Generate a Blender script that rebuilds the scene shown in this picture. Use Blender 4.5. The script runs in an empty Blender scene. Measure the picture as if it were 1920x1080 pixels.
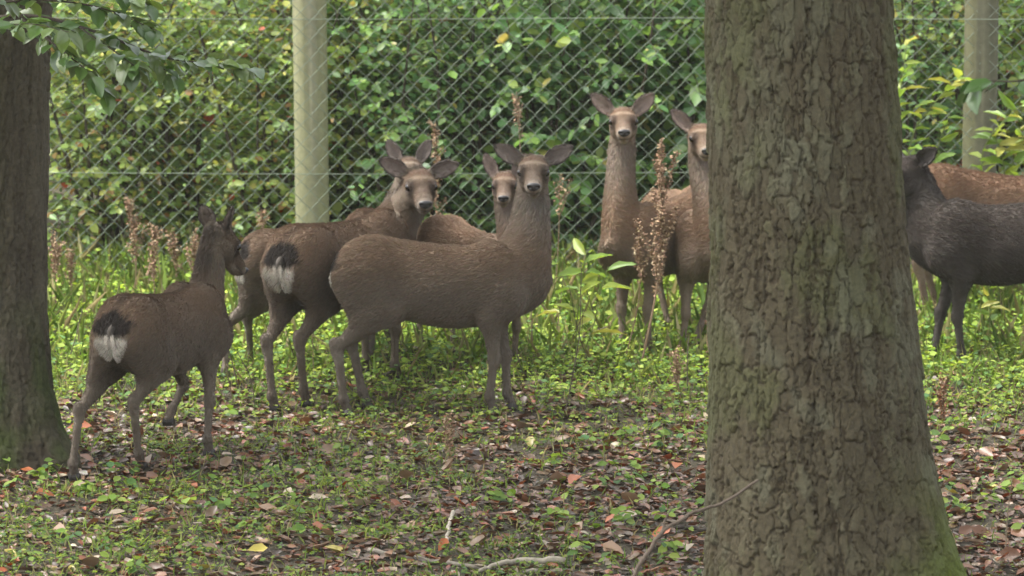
import bpy, math, random
import numpy as np
import openvdb

random.seed(7)
RS = np.random.RandomState(11)
SC = bpy.context.scene
COL = SC.collection

# ------------------------------------------------------------------ camera
FPX = 9700.0                      # focal length in pixels of a 1920 wide frame
PITCH = math.radians(-4.0)
CAM = np.array([0.0, 0.0, 2.34])
cam_data = bpy.data.cameras.new("camera")
cam_data.sensor_width = 36.0
cam_data.lens = 36.0 * FPX / 1920.0
cam_data.clip_start = 0.5
cam_data.clip_end = 2000.0
cam_data.dof.use_dof = True
cam_data.dof.focus_distance = 23.0
cam_data.dof.aperture_fstop = 4.0
cam = bpy.data.objects.new("camera", cam_data)
cam.location = CAM
cam.rotation_euler = (math.pi / 2 + PITCH, 0, 0)
COL.objects.link(cam)
SC.camera = cam

# ------------------------------------------------------------------ sky, sun, exposure
SUN_EL, SUN_AZ = math.radians(62), math.radians(-92)     # azimuth from +Y, negative = to the left; an overcast glow behind the fence
world = bpy.data.worlds.new("World")
SC.world = world
world.use_nodes = True
nt = world.node_tree
nt.nodes.clear()
sky = nt.nodes.new("ShaderNodeTexSky")
sky.sky_type = 'NISHITA'
sky.sun_disc = False
sky.sun_elevation = SUN_EL
sky.sun_rotation = SUN_AZ
sky.dust_density = 4.0
sky.air_density = 1.0
hs = nt.nodes.new("ShaderNodeHueSaturation")
hs.inputs["Saturation"].default_value = 0.22            # overcast: the blue is greyed out by cloud
bg = nt.nodes.new("ShaderNodeBackground")
bg.inputs["Strength"].default_value = 0.15
wo = nt.nodes.new("ShaderNodeOutputWorld")
nt.links.new(sky.outputs[0], hs.inputs["Color"])
nt.links.new(hs.outputs[0], bg.inputs["Color"])
nt.links.new(bg.outputs[0], wo.inputs["Surface"])
sun_data = bpy.data.lights.new("sun", 'SUN')
sun_data.energy = 1.5
sun_data.angle = math.radians(25)
sun_data.color = (1.0, 0.97, 0.91)
sun = bpy.data.objects.new("sun", sun_data)
sun.rotation_euler = (math.pi / 2 - SUN_EL, 0, math.pi - SUN_AZ)
sun.location = (0, 0, 20)
COL.objects.link(sun)
SC.view_settings.view_transform = 'Standard'
SC.view_settings.look = 'None'
SC.view_settings.exposure = 1.95
SC.view_settings.gamma = 1.0
SC.cycles.use_denoising = True
HAZE = 0.0004                                           # density of the damp air
SC.cycles.volume_bounces = 1
SC.cycles.max_bounces = 6
SC.cycles.diffuse_bounces = 4
SC.cycles.glossy_bounces = 2
SC.cycles.transmission_bounces = 4
SC.cycles.transparent_max_bounces = 4
SC.cycles.use_adaptive_sampling = True
SC.cycles.adaptive_threshold = 0.02

# ------------------------------------------------------------------ geometry helpers
Fv = np.array([0, math.cos(PITCH), math.sin(PITCH)])
Uv = np.array([0, -math.sin(PITCH), math.cos(PITCH)])
Rv = np.array([1.0, 0, 0])
SLOPE, Y0 = 0.113, 24.9


def at(px, py, d):
    """world point on the sight line of photo pixel (px, py) at depth d"""
    return CAM + d * (Fv + Rv * (px - 960) / FPX + Uv * (540 - py) / FPX)


_tab = RS.rand(257, 257)


def vnoise(x, y, seed=0):
    x = np.asarray(x, float) + seed * 17.31
    y = np.asarray(y, float) + seed * 9.73
    xi, yi = np.floor(x).astype(int), np.floor(y).astype(int)
    fx, fy = x - xi, y - yi
    fx, fy = fx * fx * (3 - 2 * fx), fy * fy * (3 - 2 * fy)
    t = lambda a, b: _tab[a % 257, b % 257]
    return (t(xi, yi) * (1 - fx) + t(xi + 1, yi) * fx) * (1 - fy) + (t(xi, yi + 1) * (1 - fx) + t(xi + 1, yi + 1) * fx) * fy


def fbm(x, y, seed=0, octv=4):
    s, a, tot = 0, 1.0, 0
    for o in range(octv):
        s = s + a * vnoise(x * 2 ** o, y * 2 ** o, seed + o * 3)
        tot += a
        a *= 0.5
    return s / tot


def gz(x, y):
    """height of the forest floor"""
    x, y = np.asarray(x, float), np.asarray(y, float)
    base = SLOPE * (np.minimum(y, 46) - Y0) + 0.004 * np.maximum(y - 46, 0)
    near = np.clip((17.0 - y) / 9.0, 0, 1)
    near = near * near * (3 - 2 * near)
    base = base * (1 - near) + 0.62 * near
    fade = np.exp(-(np.maximum(np.abs(x) - 10, 0) / 6) ** 2)
    return base + (0.09 * (fbm(x * 0.9, y * 0.9, 1, 3) - 0.5) + 0.03 * (vnoise(x * 4, y * 4, 5) - 0.5)) * fade


def gp(px, py):
    """forest floor point under photo pixel"""
    dr = Fv + Rv * (px - 960) / FPX + Uv * (540 - py) / FPX
    d = (CAM[2] + SLOPE * Y0) / (SLOPE * dr[1] - dr[2])
    p = CAM + d * dr
    p[2] = float(gz(p[0], p[1]))
    return p


def unit(v):
    v = np.asarray(v, float)
    return v / np.maximum(np.linalg.norm(v, axis=-1, keepdims=True), 1e-9)


def smooth(a, b, x):
    t = np.clip((np.asarray(x, float) - a) / (b - a), 0, 1)
    return t * t * (3 - 2 * t)


def mesh_np(name, V, F, colors=None, shade=True):
    """mesh from vertex array and face array (n,3) or (n,4), or list of such arrays"""
    V = np.asarray(V, np.float32)
    Fs = F if isinstance(F, list) else [F]
    Fs = [np.asarray(f, np.int32) for f in Fs if len(f)]
    me = bpy.data.meshes.new(name)
    nl = sum(f.size for f in Fs)
    nf = sum(len(f) for f in Fs)
    me.vertices.add(len(V))
    me.vertices.foreach_set("co", V.ravel())
    me.loops.add(nl)
    me.loops.foreach_set("vertex_index", np.concatenate([f.ravel() for f in Fs]))
    me.polygons.add(nf)
    tot = np.concatenate([np.full(len(f), f.shape[1], np.int32) for f in Fs])
    st = np.concatenate([[0], np.cumsum(tot)[:-1]]).astype(np.int32)
    me.polygons.foreach_set("loop_start", st)
    me.polygons.foreach_set("loop_total", tot)
    if shade:
        me.polygons.foreach_set("use_smooth", np.ones(nf, bool))
    me.update(calc_edges=True)
    if colors is not None:
        c = np.ones((len(V), 4), np.float32)
        c[:, :3] = np.clip(colors, 0, 1)
        a = me.color_attributes.new("col", 'FLOAT_COLOR', 'POINT')
        a.data.foreach_set("color", c.ravel())
    return me


def link(name, data, mat=None, parent=None, loc=None, label=None, cat=None, group=None, kind=None):
    o = bpy.data.objects.new(name, data)
    COL.objects.link(o)
    if mat is not None and data is not None and len(data.materials) == 0:
        data.materials.append(mat)
    if parent is not None:
        o.parent = parent
    if loc is not None:
        o.location = [float(v) for v in loc]
    for k, v in (("label", label), ("category", cat), ("group", group), ("kind", kind)):
        if v:
            o[k] = v
    return o


def catmull(P, n):
    P = np.asarray(P, float)
    Q = np.vstack([2 * P[0] - P[1], P, 2 * P[-1] - P[-2]])
    out = []
    for i in range(len(P) - 1):
        a, b, c, d = Q[i:i + 4]
        for t in np.linspace(0, 1, n, endpoint=False):
            out.append(0.5 * (2 * b + (c - a) * t + (2 * a - 5 * b + 4 * c - d) * t * t + (3 * b - a - 3 * c + d) * t ** 3))
    out.append(P[-1])
    return np.array(out)


class Build:
    """collects tubes and leaves into one mesh"""

    def __init__(self):
        self.V, self.Q, self.T, self.C, self.n = [], [], [], [], 0

    def tube(self, P, r, sides=6, col=(0.2, 0.15, 0.1)):
        P = np.asarray(P, float)
        m = len(P)
        r = np.interp(np.linspace(0, 1, m), np.linspace(0, 1, len(np.atleast_1d(r))), np.atleast_1d(r)) if np.ndim(r) else np.full(m, r)
        T = unit(np.gradient(P, axis=0))
        ref = np.array([0.31, 0.87, 0.38])
        A = unit(np.cross(T, ref))
        B = np.cross(T, A)
        th = np.linspace(0, 2 * np.pi, sides, endpoint=False)
        ring = P[:, None] + r[:, None, None] * (np.cos(th)[None, :, None] * A[:, None] + np.sin(th)[None, :, None] * B[:, None])
        V = np.vstack([ring.reshape(-1, 3), P[:1] - T[:1] * r[0] * 0.3, P[-1:] + T[-1:] * r[-1] * 0.5])
        i, j = np.meshgrid(np.arange(m - 1), np.arange(sides), indexing='ij')
        j2 = (j + 1) % sides
        q = np.stack([i * sides + j, i * sides + j2, (i + 1) * sides + j2, (i + 1) * sides + j], -1).reshape(-1, 4)
        jj = np.arange(sides)
        t1 = np.stack([np.full(sides, m * sides), (jj + 1) % sides, jj], -1)
        t2 = np.stack([np.full(sides, m * sides + 1), (m - 1) * sides + jj, (m - 1) * sides + (jj + 1) % sides], -1)
        self._add(V, q, np.vstack([t1, t2]), np.tile(np.asarray(col, float), (len(V), 1)))
        return self

    def leaves(self, P, D, N, L, W, C, fold=0.12, curl=0.15, simple=False):
        V, T, CC = leaf_arrays(P, D, N, L, W, C, fold, curl, simple)
        self._add(V, None, T, CC)
        return self

    def _add(self, V, Q, T, C):
        if Q is not None and len(Q):
            self.Q.append(Q + self.n)
        if T is not None and len(T):
            self.T.append(T + self.n)
        self.V.append(V)
        self.C.append(C)
        self.n += len(V)

    def mesh(self, name):
        F = []
        if self.Q:
            F.append(np.vstack(self.Q))
        if self.T:
            F.append(np.vstack(self.T))
        return mesh_np(name, np.vstack(self.V), F, np.vstack(self.C))


LEAF7 = np.array([[0, 0, 0], [.3, .44, 0], [.3, -.44, 0], [.5, 0, -1], [.72, .36, 0], [.72, -.36, 0], [1, 0, -.4]], float)
LEAF7_T = np.array([[0, 3, 1], [0, 2, 3], [1, 3, 4], [2, 5, 3], [4, 3, 6], [5, 6, 3]])
LEAF4 = np.array([[0, 0, 0], [.5, .5, 0], [.5, -.5, 0], [1, 0, -.5]], float)
LEAF4_T = np.array([[0, 2, 3], [0, 3, 1]])


def leaf_arrays(P, D, N, L, W, C, fold=0.12, curl=0.15, simple=False):
    P = np.asarray(P, float)
    n = len(P)
    D = unit(D)
    N = unit(N - D * np.sum(np.asarray(N) * D, 1, keepdims=True))
    S = np.cross(N, D)
    tm, tt = (LEAF4, LEAF4_T) if simple else (LEAF7, LEAF7_T)
    L = np.broadcast_to(np.asarray(L, float), (n,))
    W = np.broadcast_to(np.asarray(W, float), (n,))
    cu = np.broadcast_to(np.asarray(curl, float), (n,))
    fo = np.broadcast_to(np.asarray(fold, float), (n,))
    u, s, w = tm[:, 0], tm[:, 1], tm[:, 2]
    V = (P[:, None] + (u[None] * L[:, None])[..., None] * D[:, None] + (s[None] * W[:, None])[..., None] * S[:, None]
         + ((w[None] * fo[:, None] - (u ** 2)[None] * cu[:, None]) * L[:, None])[..., None] * N[:, None])
    k = len(tm)
    T = (tt[None] + (np.arange(n) * k)[:, None, None]).reshape(-1, 3)
    CC = np.repeat(np.asarray(C, float), k, 0)
    return V.reshape(-1, 3), T, CC


def rdir(n, zlo=-1, zhi=1, rs=RS):
    a = rs.rand(n) * 2 * np.pi
    z = zlo + (zhi - zlo) * rs.rand(n)
    r = np.sqrt(np.maximum(0, 1 - z * z))
    return np.stack([r * np.cos(a), r * np.sin(a), z], 1)


def pick(cols, n, jit=0.18, weights=None, rs=RS):
    cols = np.asarray(cols, float)
    i = rs.choice(len(cols), n, p=None if weights is None else np.asarray(weights) / np.sum(weights))
    return np.clip(cols[i] * (1 + jit * (rs.rand(n, 1) * 2 - 1)) * (1 + 0.06 * (rs.rand(n, 3) * 2 - 1)), 0, 1)


# ------------------------------------------------------------------ materials
def mat_new(name):
    m = bpy.data.materials.new(name)
    m.use_nodes = True
    b = m.node_tree.nodes["Principled BSDF"]
    return m, m.node_tree, b


def mat_attr(name, rough=0.7, spec=0.3, trans=0.0, noise=None, bump=None, sheen=0.0, objrand=0.0):
    """colour from the 'col' attribute with fine procedural variation"""
    m, t, b = mat_new(name)
    at_ = t.nodes.new("ShaderNodeAttribute")
    at_.attribute_name = "col"
    src = at_.outputs["Color"]
    if noise:
        sc, amt = noise
        tc = t.nodes.new("ShaderNodeTexCoord")
        nz = t.nodes.new("ShaderNodeTexNoise")
        nz.inputs["Scale"].default_value = sc
        nz.inputs["Detail"].default_value = 5
        nz.inputs["Roughness"].default_value = 0.65
        t.links.new(tc.outputs["Object"], nz.inputs["Vector"])
        mr = t.nodes.new("ShaderNodeMapRange")
        mr.inputs["From Min"].default_value = 0.3
        mr.inputs["From Max"].default_value = 0.7
        mr.inputs["To Min"].default_value = 1 - amt
        mr.inputs["To Max"].default_value = 1 + amt
        t.links.new(nz.outputs["Fac"], mr.inputs["Value"])
        mx = t.nodes.new("ShaderNodeVectorMath")
        mx.operation = 'SCALE'
        t.links.new(src, mx.inputs[0])
        t.links.new(mr.outputs[0], mx.inputs["Scale"])
        src = mx.outputs[0]
        if bump:
            bp = t.nodes.new("ShaderNodeBump")
            bp.inputs["Strength"].default_value = bump[0]
            bp.inputs["Distance"].default_value = bump[1]
            t.links.new(nz.outputs["Fac"], bp.inputs["Height"])
            t.links.new(bp.outputs[0], b.inputs["Normal"])
    if objrand:
        oi = t.nodes.new("ShaderNodeObjectInfo")
        mr2 = t.nodes.new("ShaderNodeMapRange")
        mr2.inputs["To Min"].default_value = 1 - objrand
        mr2.inputs["To Max"].default_value = 1 + objrand
        t.links.new(oi.outputs["Random"], mr2.inputs["Value"])
        mx2 = t.nodes.new("ShaderNodeVectorMath")
        mx2.operation = 'SCALE'
        t.links.new(src, mx2.inputs[0])
        t.links.new(mr2.outputs[0], mx2.inputs["Scale"])
        src = mx2.outputs[0]
    t.links.new(src, b.inputs["Base Color"])
    b.inputs["Roughness"].default_value = rough
    b.inputs["Specular IOR Level"].default_value = spec
    if sheen:
        b.inputs["Sheen Weight"].default_value = sheen
        b.inputs["Sheen Roughness"].default_value = 0.5
    if trans:
        tr = t.nodes.new("ShaderNodeBsdfTranslucent")
        hsv = t.nodes.new("ShaderNodeHueSaturation")
        hsv.inputs["Hue"].default_value = 0.485
        hsv.inputs["Saturation"].default_value = 1.1
        hsv.inputs["Value"].default_value = 1.5
        t.links.new(src, hsv.inputs["Color"])
        t.links.new(hsv.outputs[0], tr.inputs["Color"])
        ms = t.nodes.new("ShaderNodeMixShader")
        ms.inputs[0].default_value = trans
        t.links.new(b.outputs[0], ms.inputs[1])
        t.links.new(tr.outputs[0], ms.inputs[2])
        t.links.new(ms.outputs[0], t.nodes["Material Output"].inputs["Surface"])
    return m


M_LEAF = mat_attr("green_leaf", rough=0.42, spec=0.45, trans=0.38)
M_LEAFG = mat_attr("glossy_leaf", rough=0.3, spec=0.6, trans=0.25)
M_COVER = mat_attr("ground_cover_leaf", rough=0.62, spec=0.25, trans=0.4)
M_LITTER = mat_attr("dry_leaf", rough=0.38, spec=0.5, trans=0.08)
M_LITTER1 = mat_attr("fallen_leaf", rough=0.38, spec=0.5, trans=0.08, objrand=0.35)
M_BARK = mat_attr("bark", rough=0.9, spec=0.15, noise=(55, 0.28), bump=(0.5, 0.004))
M_TWIG = mat_attr("twig_bark", rough=0.85, spec=0.2, noise=(40, 0.25))
M_COAT = mat_attr("deer_coat", rough=0.75, spec=0.15, noise=(60, 0.16), sheen=0.1)
M_FUR = mat_attr("deer_fur", rough=0.72, spec=0.13)
M_POST = mat_attr("weathered_post_wood", rough=0.85, spec=0.2, noise=(30, 0.16), bump=(0.3, 0.003))
M_SEED = mat_attr("dry_seed_stalk", rough=0.85, spec=0.15)

m, t, b = mat_new("galvanised_wire")
b.inputs["Base Color"].default_value = (0.20, 0.235, 0.175, 1)
b.inputs["Metallic"].default_value = 0.25
b.inputs["Roughness"].default_value = 0.5
M_WIRE = m
m, t, b = mat_new("deer_eye")
b.inputs["Base Color"].default_value = (0.012, 0.008, 0.006, 1)
b.inputs["Roughness"].default_value = 0.08
M_EYE = m
m, t, b = mat_new("deer_nose")
b.inputs["Base Color"].default_value = (0.020, 0.018, 0.018, 1)
b.inputs["Roughness"].default_value = 0.42
M_NOSE = m
m, t, b = mat_new("hoof_horn")
b.inputs["Base Color"].default_value = (0.03, 0.024, 0.02, 1)
b.inputs["Roughness"].default_value = 0.5
M_HOOF = m

m, t, b = mat_new("forest_soil")
tc = t.nodes.new("ShaderNodeTexCoord")
n1 = t.nodes.new("ShaderNodeTexNoise")
n1.inputs["Scale"].default_value = 3.0
n1.inputs["Detail"].default_value = 8
n1.inputs["Roughness"].default_value = 0.7
n2 = t.nodes.new("ShaderNodeTexNoise")
n2.inputs["Scale"].default_value = 34.0
n2.inputs["Detail"].default_value = 6
cr = t.nodes.new("ShaderNodeValToRGB")
cr.color_ramp.elements[0].color = (0.022, 0.016, 0.011, 1)
cr.color_ramp.elements[1].color = (0.075, 0.05, 0.03, 1)
e = cr.color_ramp.elements.new(0.55)
e.color = (0.045, 0.036, 0.018, 1)
mm = t.nodes.new("ShaderNodeMath")
mm.operation = 'MULTIPLY_ADD'
mm.inputs[1].default_value = 0.5
t.links.new(tc.outputs["Object"], n1.inputs["Vector"])
t.links.new(tc.outputs["Object"], n2.inputs["Vector"])
t.links.new(n1.outputs["Fac"], mm.inputs[0])
t.links.new(n2.outputs["Fac"], mm.inputs[2])
mh = t.nodes.new("ShaderNodeMath")
mh.operation = 'MULTIPLY'
mh.inputs[1].default_value = 0.68
t.links.new(mm.outputs[0], mh.inputs[0])
t.links.new(mh.outputs[0], cr.inputs["Fac"])
t.links.new(cr.outputs[0], b.inputs["Base Color"])
bp = t.nodes.new("ShaderNodeBump")
bp.inputs["Strength"].default_value = 0.8
bp.inputs["Distance"].default_value = 0.02
t.links.new(n2.outputs["Fac"], bp.inputs["Height"])
t.links.new(bp.outputs[0], b.inputs["Normal"])
b.inputs["Roughness"].default_value = 0.95
M_SOIL = m

# ------------------------------------------------------------------ forest floor
gx = np.concatenate([-np.geomspace(600, 7.5, 26), np.arange(-7, 7.01, 0.09), np.geomspace(7.5, 600, 26)])
gy = np.concatenate([-np.geomspace(400, 4, 14), np.linspace(-3, 14, 24), np.arange(14.3, 34, 0.09), np.geomspace(34.4, 900, 36)])
X, Y = np.meshgrid(gx, gy)
V = np.stack([X.ravel(), Y.ravel(), gz(X, Y).ravel()], 1)
i, j = np.meshgrid(np.arange(len(gy) - 1), np.arange(len(gx) - 1), indexing='ij')
w_ = len(gx)
Q = np.stack([i * w_ + j, i * w_ + j + 1, (i + 1) * w_ + j + 1, (i + 1) * w_ + j], -1).reshape(-1, 4)
ground = link("ground", mesh_np("ground", V, Q), M_SOIL, kind="structure",
              label="dark forest floor under fallen leaves and low green plants")

# how green the floor is: lush strip before the fence, leaf litter in front
def greenness(x, y):
    g = smooth(24.0, 26.0, y + 0.9 * (fbm(x * 0.8, y * 0.8, 21, 3) - 0.5) + 0.10 * x)
    patch = smooth(0.50, 0.66, fbm(x * 1.5, y * 1.1, 33, 3))
    g = np.maximum(g, 0.75 * patch * smooth(28, 20, y) )
    g = np.maximum(g, 0.6 * smooth(0.42, 0.6, fbm(x * 1.2 + 5, y * 1.2, 41, 3)) * smooth(22.9, 22.0, y) * smooth(0.9, -0.4, x))
    return g


BROWNS = [(0.145, 0.062, 0.028), (0.115, 0.062, 0.033), (0.185, 0.082, 0.036), (0.08, 0.05, 0.031), (0.24, 0.15, 0.09), (0.155, 0.10, 0.058), (0.34, 0.265, 0.185), (0.21, 0.062, 0.026)]
BW = [4, 5, 2.0, 5, 0.8, 2.5, 0.9, 1.6]


def litter_arrays(n, xr, yr, rs, zup=0.0):
    x = xr[0] + (xr[1] - xr[0]) * rs.rand(n)
    y = yr[0] + (yr[1] - yr[0]) * rs.rand(n)
    P = np.stack([x, y, gz(x, y) + 0.006 + 0.022 * rs.rand(n) + zup], 1)
    N = unit(np.array([0, -0.1, 1.0]) + 0.75 * rdir(n, rs=rs) * rs.rand(n, 1) ** 0.6)
    return P, rdir(n, -0.15, 0.3, rs), N


rs = np.random.RandomState(3)
P, D, N = litter_arrays(46000, (-4.2, 4.2), (19.6, 27.5), rs)
keep = rs.rand(len(P)) > 0.62 * greenness(P[:, 0], P[:, 1])
P, D, N = P[keep], D[keep], N[keep]
n = len(P)
L = 0.028 + 0.045 * rs.rand(n)
bb = Build()
bb.leaves(P, D, N, L, L * (0.5 + 0.25 * rs.rand(n)), pick(BROWNS, n, 0.3, BW, rs), fold=0.1 + 0.25 * rs.rand(n), curl=-0.1 + 0.6 * rs.rand(n))
P, D, N = litter_arrays(42000, (-4.2, 4.2), (19.6, 27.0), rs)          # crumbled bits between the whole leaves
n = len(P)
P[:, 2] -= 0.008
L = 0.010 + 0.022 * rs.rand(n)
bb.leaves(P, D, N, L, L * (0.4 + 0.5 * rs.rand(n)), pick([(0.07, 0.035, 0.02), (0.11, 0.06, 0.035), (0.05, 0.033, 0.02), (0.19, 0.11, 0.065), (0.30, 0.23, 0.15)], n, 0.3, [4, 4, 4, 1.5, 0.5], rs), fold=0.2, curl=0.3, simple=True)
link("leaf_litter", bb.mesh("leaf_litter"), M_LITTER, kind="stuff", label="brown and russet fallen leaves carpeting the forest floor", cat="leaf litter")

# the largest single fallen leaves in front: pieces of the floor
leafm = []
for k in range(8):
    c = [BROWNS[0], BROWNS[2], BROWNS[4], BROWNS[5], BROWNS[6], (0.30, 0.09, 0.03), (0.10, 0.055, 0.03), (0.34, 0.28, 0.06)][k]
    bb = Build()
    bb.leaves([[0, 0, 0]], np.array([[1.0, 0, 0.05]]), np.array([[0, 0.1 * (k - 4), 1.0]]), [0.085], [0.058], [c], fold=0.1 + 0.05 * (k % 4), curl=[0.1, 0.45, 0.7, -0.3, 0.3, 0.6, 0.2, 0.4][k])
    me = bb.mesh("fallen_leaf")
    me.materials.append(M_LITTER1)
    leafm.append(me)
for k in range(290):
    px, py = rs.rand() * 1980 - 30, 790 + 300 * rs.rand() ** 0.8
    p = gp(px, py)
    o = link("fallen_leaf", leafm[k % 7 if rs.rand() > 0.03 else 7], parent=ground, loc=p + [0, 0, 0.025 + 0.02 * rs.rand()])
    o.rotation_euler = (rs.uniform(-0.5, 0.7), rs.uniform(-0.4, 0.4), rs.rand() * 6.28)
    s = rs.uniform(0.75, 1.25)
    o.scale = (s, s, s)

GREENS = [(0.12, 0.20, 0.032), (0.17, 0.26, 0.045), (0.085, 0.16, 0.035), (0.22, 0.30, 0.065), (0.07, 0.14, 0.05)]


def tufts(n, xr, yr, rs, dens):
    x = xr[0] + (xr[1] - xr[0]) * rs.rand(n)
    y = yr[0] + (yr[1] - yr[0]) * rs.rand(n)
    k = rs.rand(n) < dens(x, y)
    return x[k], y[k]


# low leafy plants: each a little rosette of small leaves on short stalks
rs = np.random.RandomState(5)
xx, yy = tufts(42000, (-4.4, 4.4), (19.6, 28.6), rs, lambda x, y: 0.11 + 0.89 * greenness(x, y))
lush = smooth(24.2, 26.5, yy)
hgt = (0.018 + 0.03 * rs.rand(len(xx))) * (1 - lush) + lush * (0.04 + 0.13 * rs.rand(len(xx)) ** 1.5)
k = 5
xx, yy, hh, lu = np.repeat(xx, k), np.repeat(yy, k), np.repeat(hgt, k), np.repeat(lush, k)
n = len(xx)
sp = 0.03 + 0.035 * lu
ang = rs.rand(n) * 6.283
off = np.stack([np.cos(ang), np.sin(ang)], 1) * (sp * rs.rand(n))[:, None]
P = np.stack([xx + off[:, 0], yy + off[:, 1], gz(xx, yy) + 0.01 + hh * (0.35 + 0.65 * rs.rand(n))], 1)
D = np.stack([np.cos(ang), np.sin(ang), 0.5 * (rs.rand(n) - 0.35)], 1)
N = unit(np.array([0, -0.15, 1.0]) + 0.6 * rdir(n, rs=rs))
L = (0.012 + 0.022 * rs.rand(n) ** 1.7) * (1 + 0.45 * lu)
C = pick(GREENS, n, 0.25, [3, 3, 3, 1.5, 2], rs)
C = C * (0.95 + 0.8 * lu)[:, None] * np.array([1.12, 1.0, 0.95])  # yellower lush plants; the strip's stronger light is put into their colour
bb = Build()
bb.leaves(P, D, N, L, L * (0.65 + 0.35 * rs.rand(n)), C, fold=0.12, curl=0.2, simple=True)
link("ground_cover", bb.mesh("ground_cover"), M_COVER, kind="stuff", label="low bright green leafy weeds covering the forest floor", cat="ground cover")

# larger leaved seedlings in loose patches over the litter
xx, yy = tufts(1000, (-4.2, 4.2), (20.3, 25.5), rs, lambda x, y: smooth(0.50, 0.64, fbm(x * 1.7 + 9, y * 1.5, 61, 3)) * 0.8 + 0.06)
k = 6
xx, yy = np.repeat(xx, k), np.repeat(yy, k)
n = len(xx)
ang = rs.rand(n) * 6.283
P = np.stack([xx + 0.035 * np.cos(ang) * rs.rand(n), yy + 0.035 * np.sin(ang) * rs.rand(n), gz(xx, yy) + 0.03 + 0.05 * rs.rand(n)], 1)
L = 0.028 + 0.028 * rs.rand(n)
bb = Build()
bb.leaves(P, np.stack([np.cos(ang), np.sin(ang), 0.1 - 0.4 * rs.rand(n)], 1), unit(np.array([0, -0.3, 1.0]) + 0.5 * rdir(n, rs=rs)), L, L * 0.85, pick(GREENS, n, 0.2, [3, 3, 2, 2, 2], rs), fold=0.1, curl=0.25)
link("seedlings", bb.mesh("seedlings"), M_COVER, kind="stuff", label="loose patches of broad-leaved green seedlings over the leaf litter", cat="seedlings")

# grass blades
xx, yy = tufts(64000, (-4.4, 4.4), (20, 28.9), rs, lambda x, y: 0.10 + 0.75 * greenness(x, y))
n = len(xx)
lu = smooth(24.5, 27.0, yy)
P = np.stack([xx, yy, gz(xx, yy)], 1)
D = unit(np.stack([0.7 * (rs.rand(n) - .5), 0.7 * (rs.rand(n) - .5), np.full(n, 0.8)], 1))
L = 0.03 + 0.05 * rs.rand(n) + lu * 0.22 * rs.rand(n) ** 1.6
bb = Build()
bb.leaves(P, D, rdir(n, -0.2, 0.3, rs), L, np.full(n, 0.0038), pick([(0.17, 0.25, 0.05), (0.24, 0.29, 0.085), (0.31, 0.28, 0.14), (0.12, 0.19, 0.04)], n, 0.2, None, rs), fold=0.1, curl=0.35, simple=True)
link("grass", bb.mesh("grass"), M_COVER, kind="stuff", label="sparse thin grass blades among the green weeds", cat="grass")

# ------------------------------------------------------------------ chain link fence
FY = 28.0                                   # fence stands square to the view
def fence_pt(px, py, dy=0.0):
    dr = Fv + Rv * (px - 960) / FPX + Uv * (540 - py) / FPX
    return CAM + dr * ((FY + dy) / dr[1])

DIA = 0.1015
fz = float(gz(0, FY))
fence = link("chain_link_fence", None, loc=(0, FY, fz), label="tall galvanised chain-link fence on wooden posts behind the deer", cat="fence")
zz = np.arange(0, 2.35, DIA / 2)
wires = []
for s in (0, 1):
    up = (np.arange(len(zz)) + s) % 2
    pts = []
    for q in range(len(zz) - 1):
        a = np.array([(up[q] - 0.5) * DIA * 0.5 * 1.06, 0.0035 * (1 if up[q] else -1), zz[q]])
        c = np.array([(up[q + 1] - 0.5) * DIA * 0.5 * 1.06, 0.0035 * (1 if up[q + 1] else -1), zz[q + 1]])
        for f in (0.06, 0.94):
            pts.append(a * (1 - f) + c * f)
    bb = Build().tube(np.array(pts), 0.0021, 5, (0.4, 0.42, 0.4))
    me = bb.mesh("fence_wire")
    me.materials.append(M_WIRE)
    wires.append(me)
for q in range(190):
    x = (q - 95) * DIA / 2
    o = link("wire", wires[q % 2], parent=fence, loc=(x + 0.0015 * math.sin(q * 1.9), 0.03 * math.sin(q * 0.055) + 0.006 * math.sin(q * 0.31), 0.03 + 0.012 * math.sin(q * 0.09) + 0.003 * math.sin(q * 0.83)))
    o.rotation_euler = (0.004 * math.sin(q * 0.7), 0.003 * math.sin(q * 0.31), 0)
for py in (35, 325, 585):
    z = fence_pt(960, py)[2] - fz
    xs = np.linspace(-4.9, 4.9, 40)
    P = np.stack([xs, np.full(40, -0.008), z + 0.004 * np.sin(xs * 1.7)], 1)
    link("tension_wire", Build().tube(P, 0.0024, 5, (0.4, 0.42, 0.4)).mesh("tension_wire"), M_WIRE, parent=fence)
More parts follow.
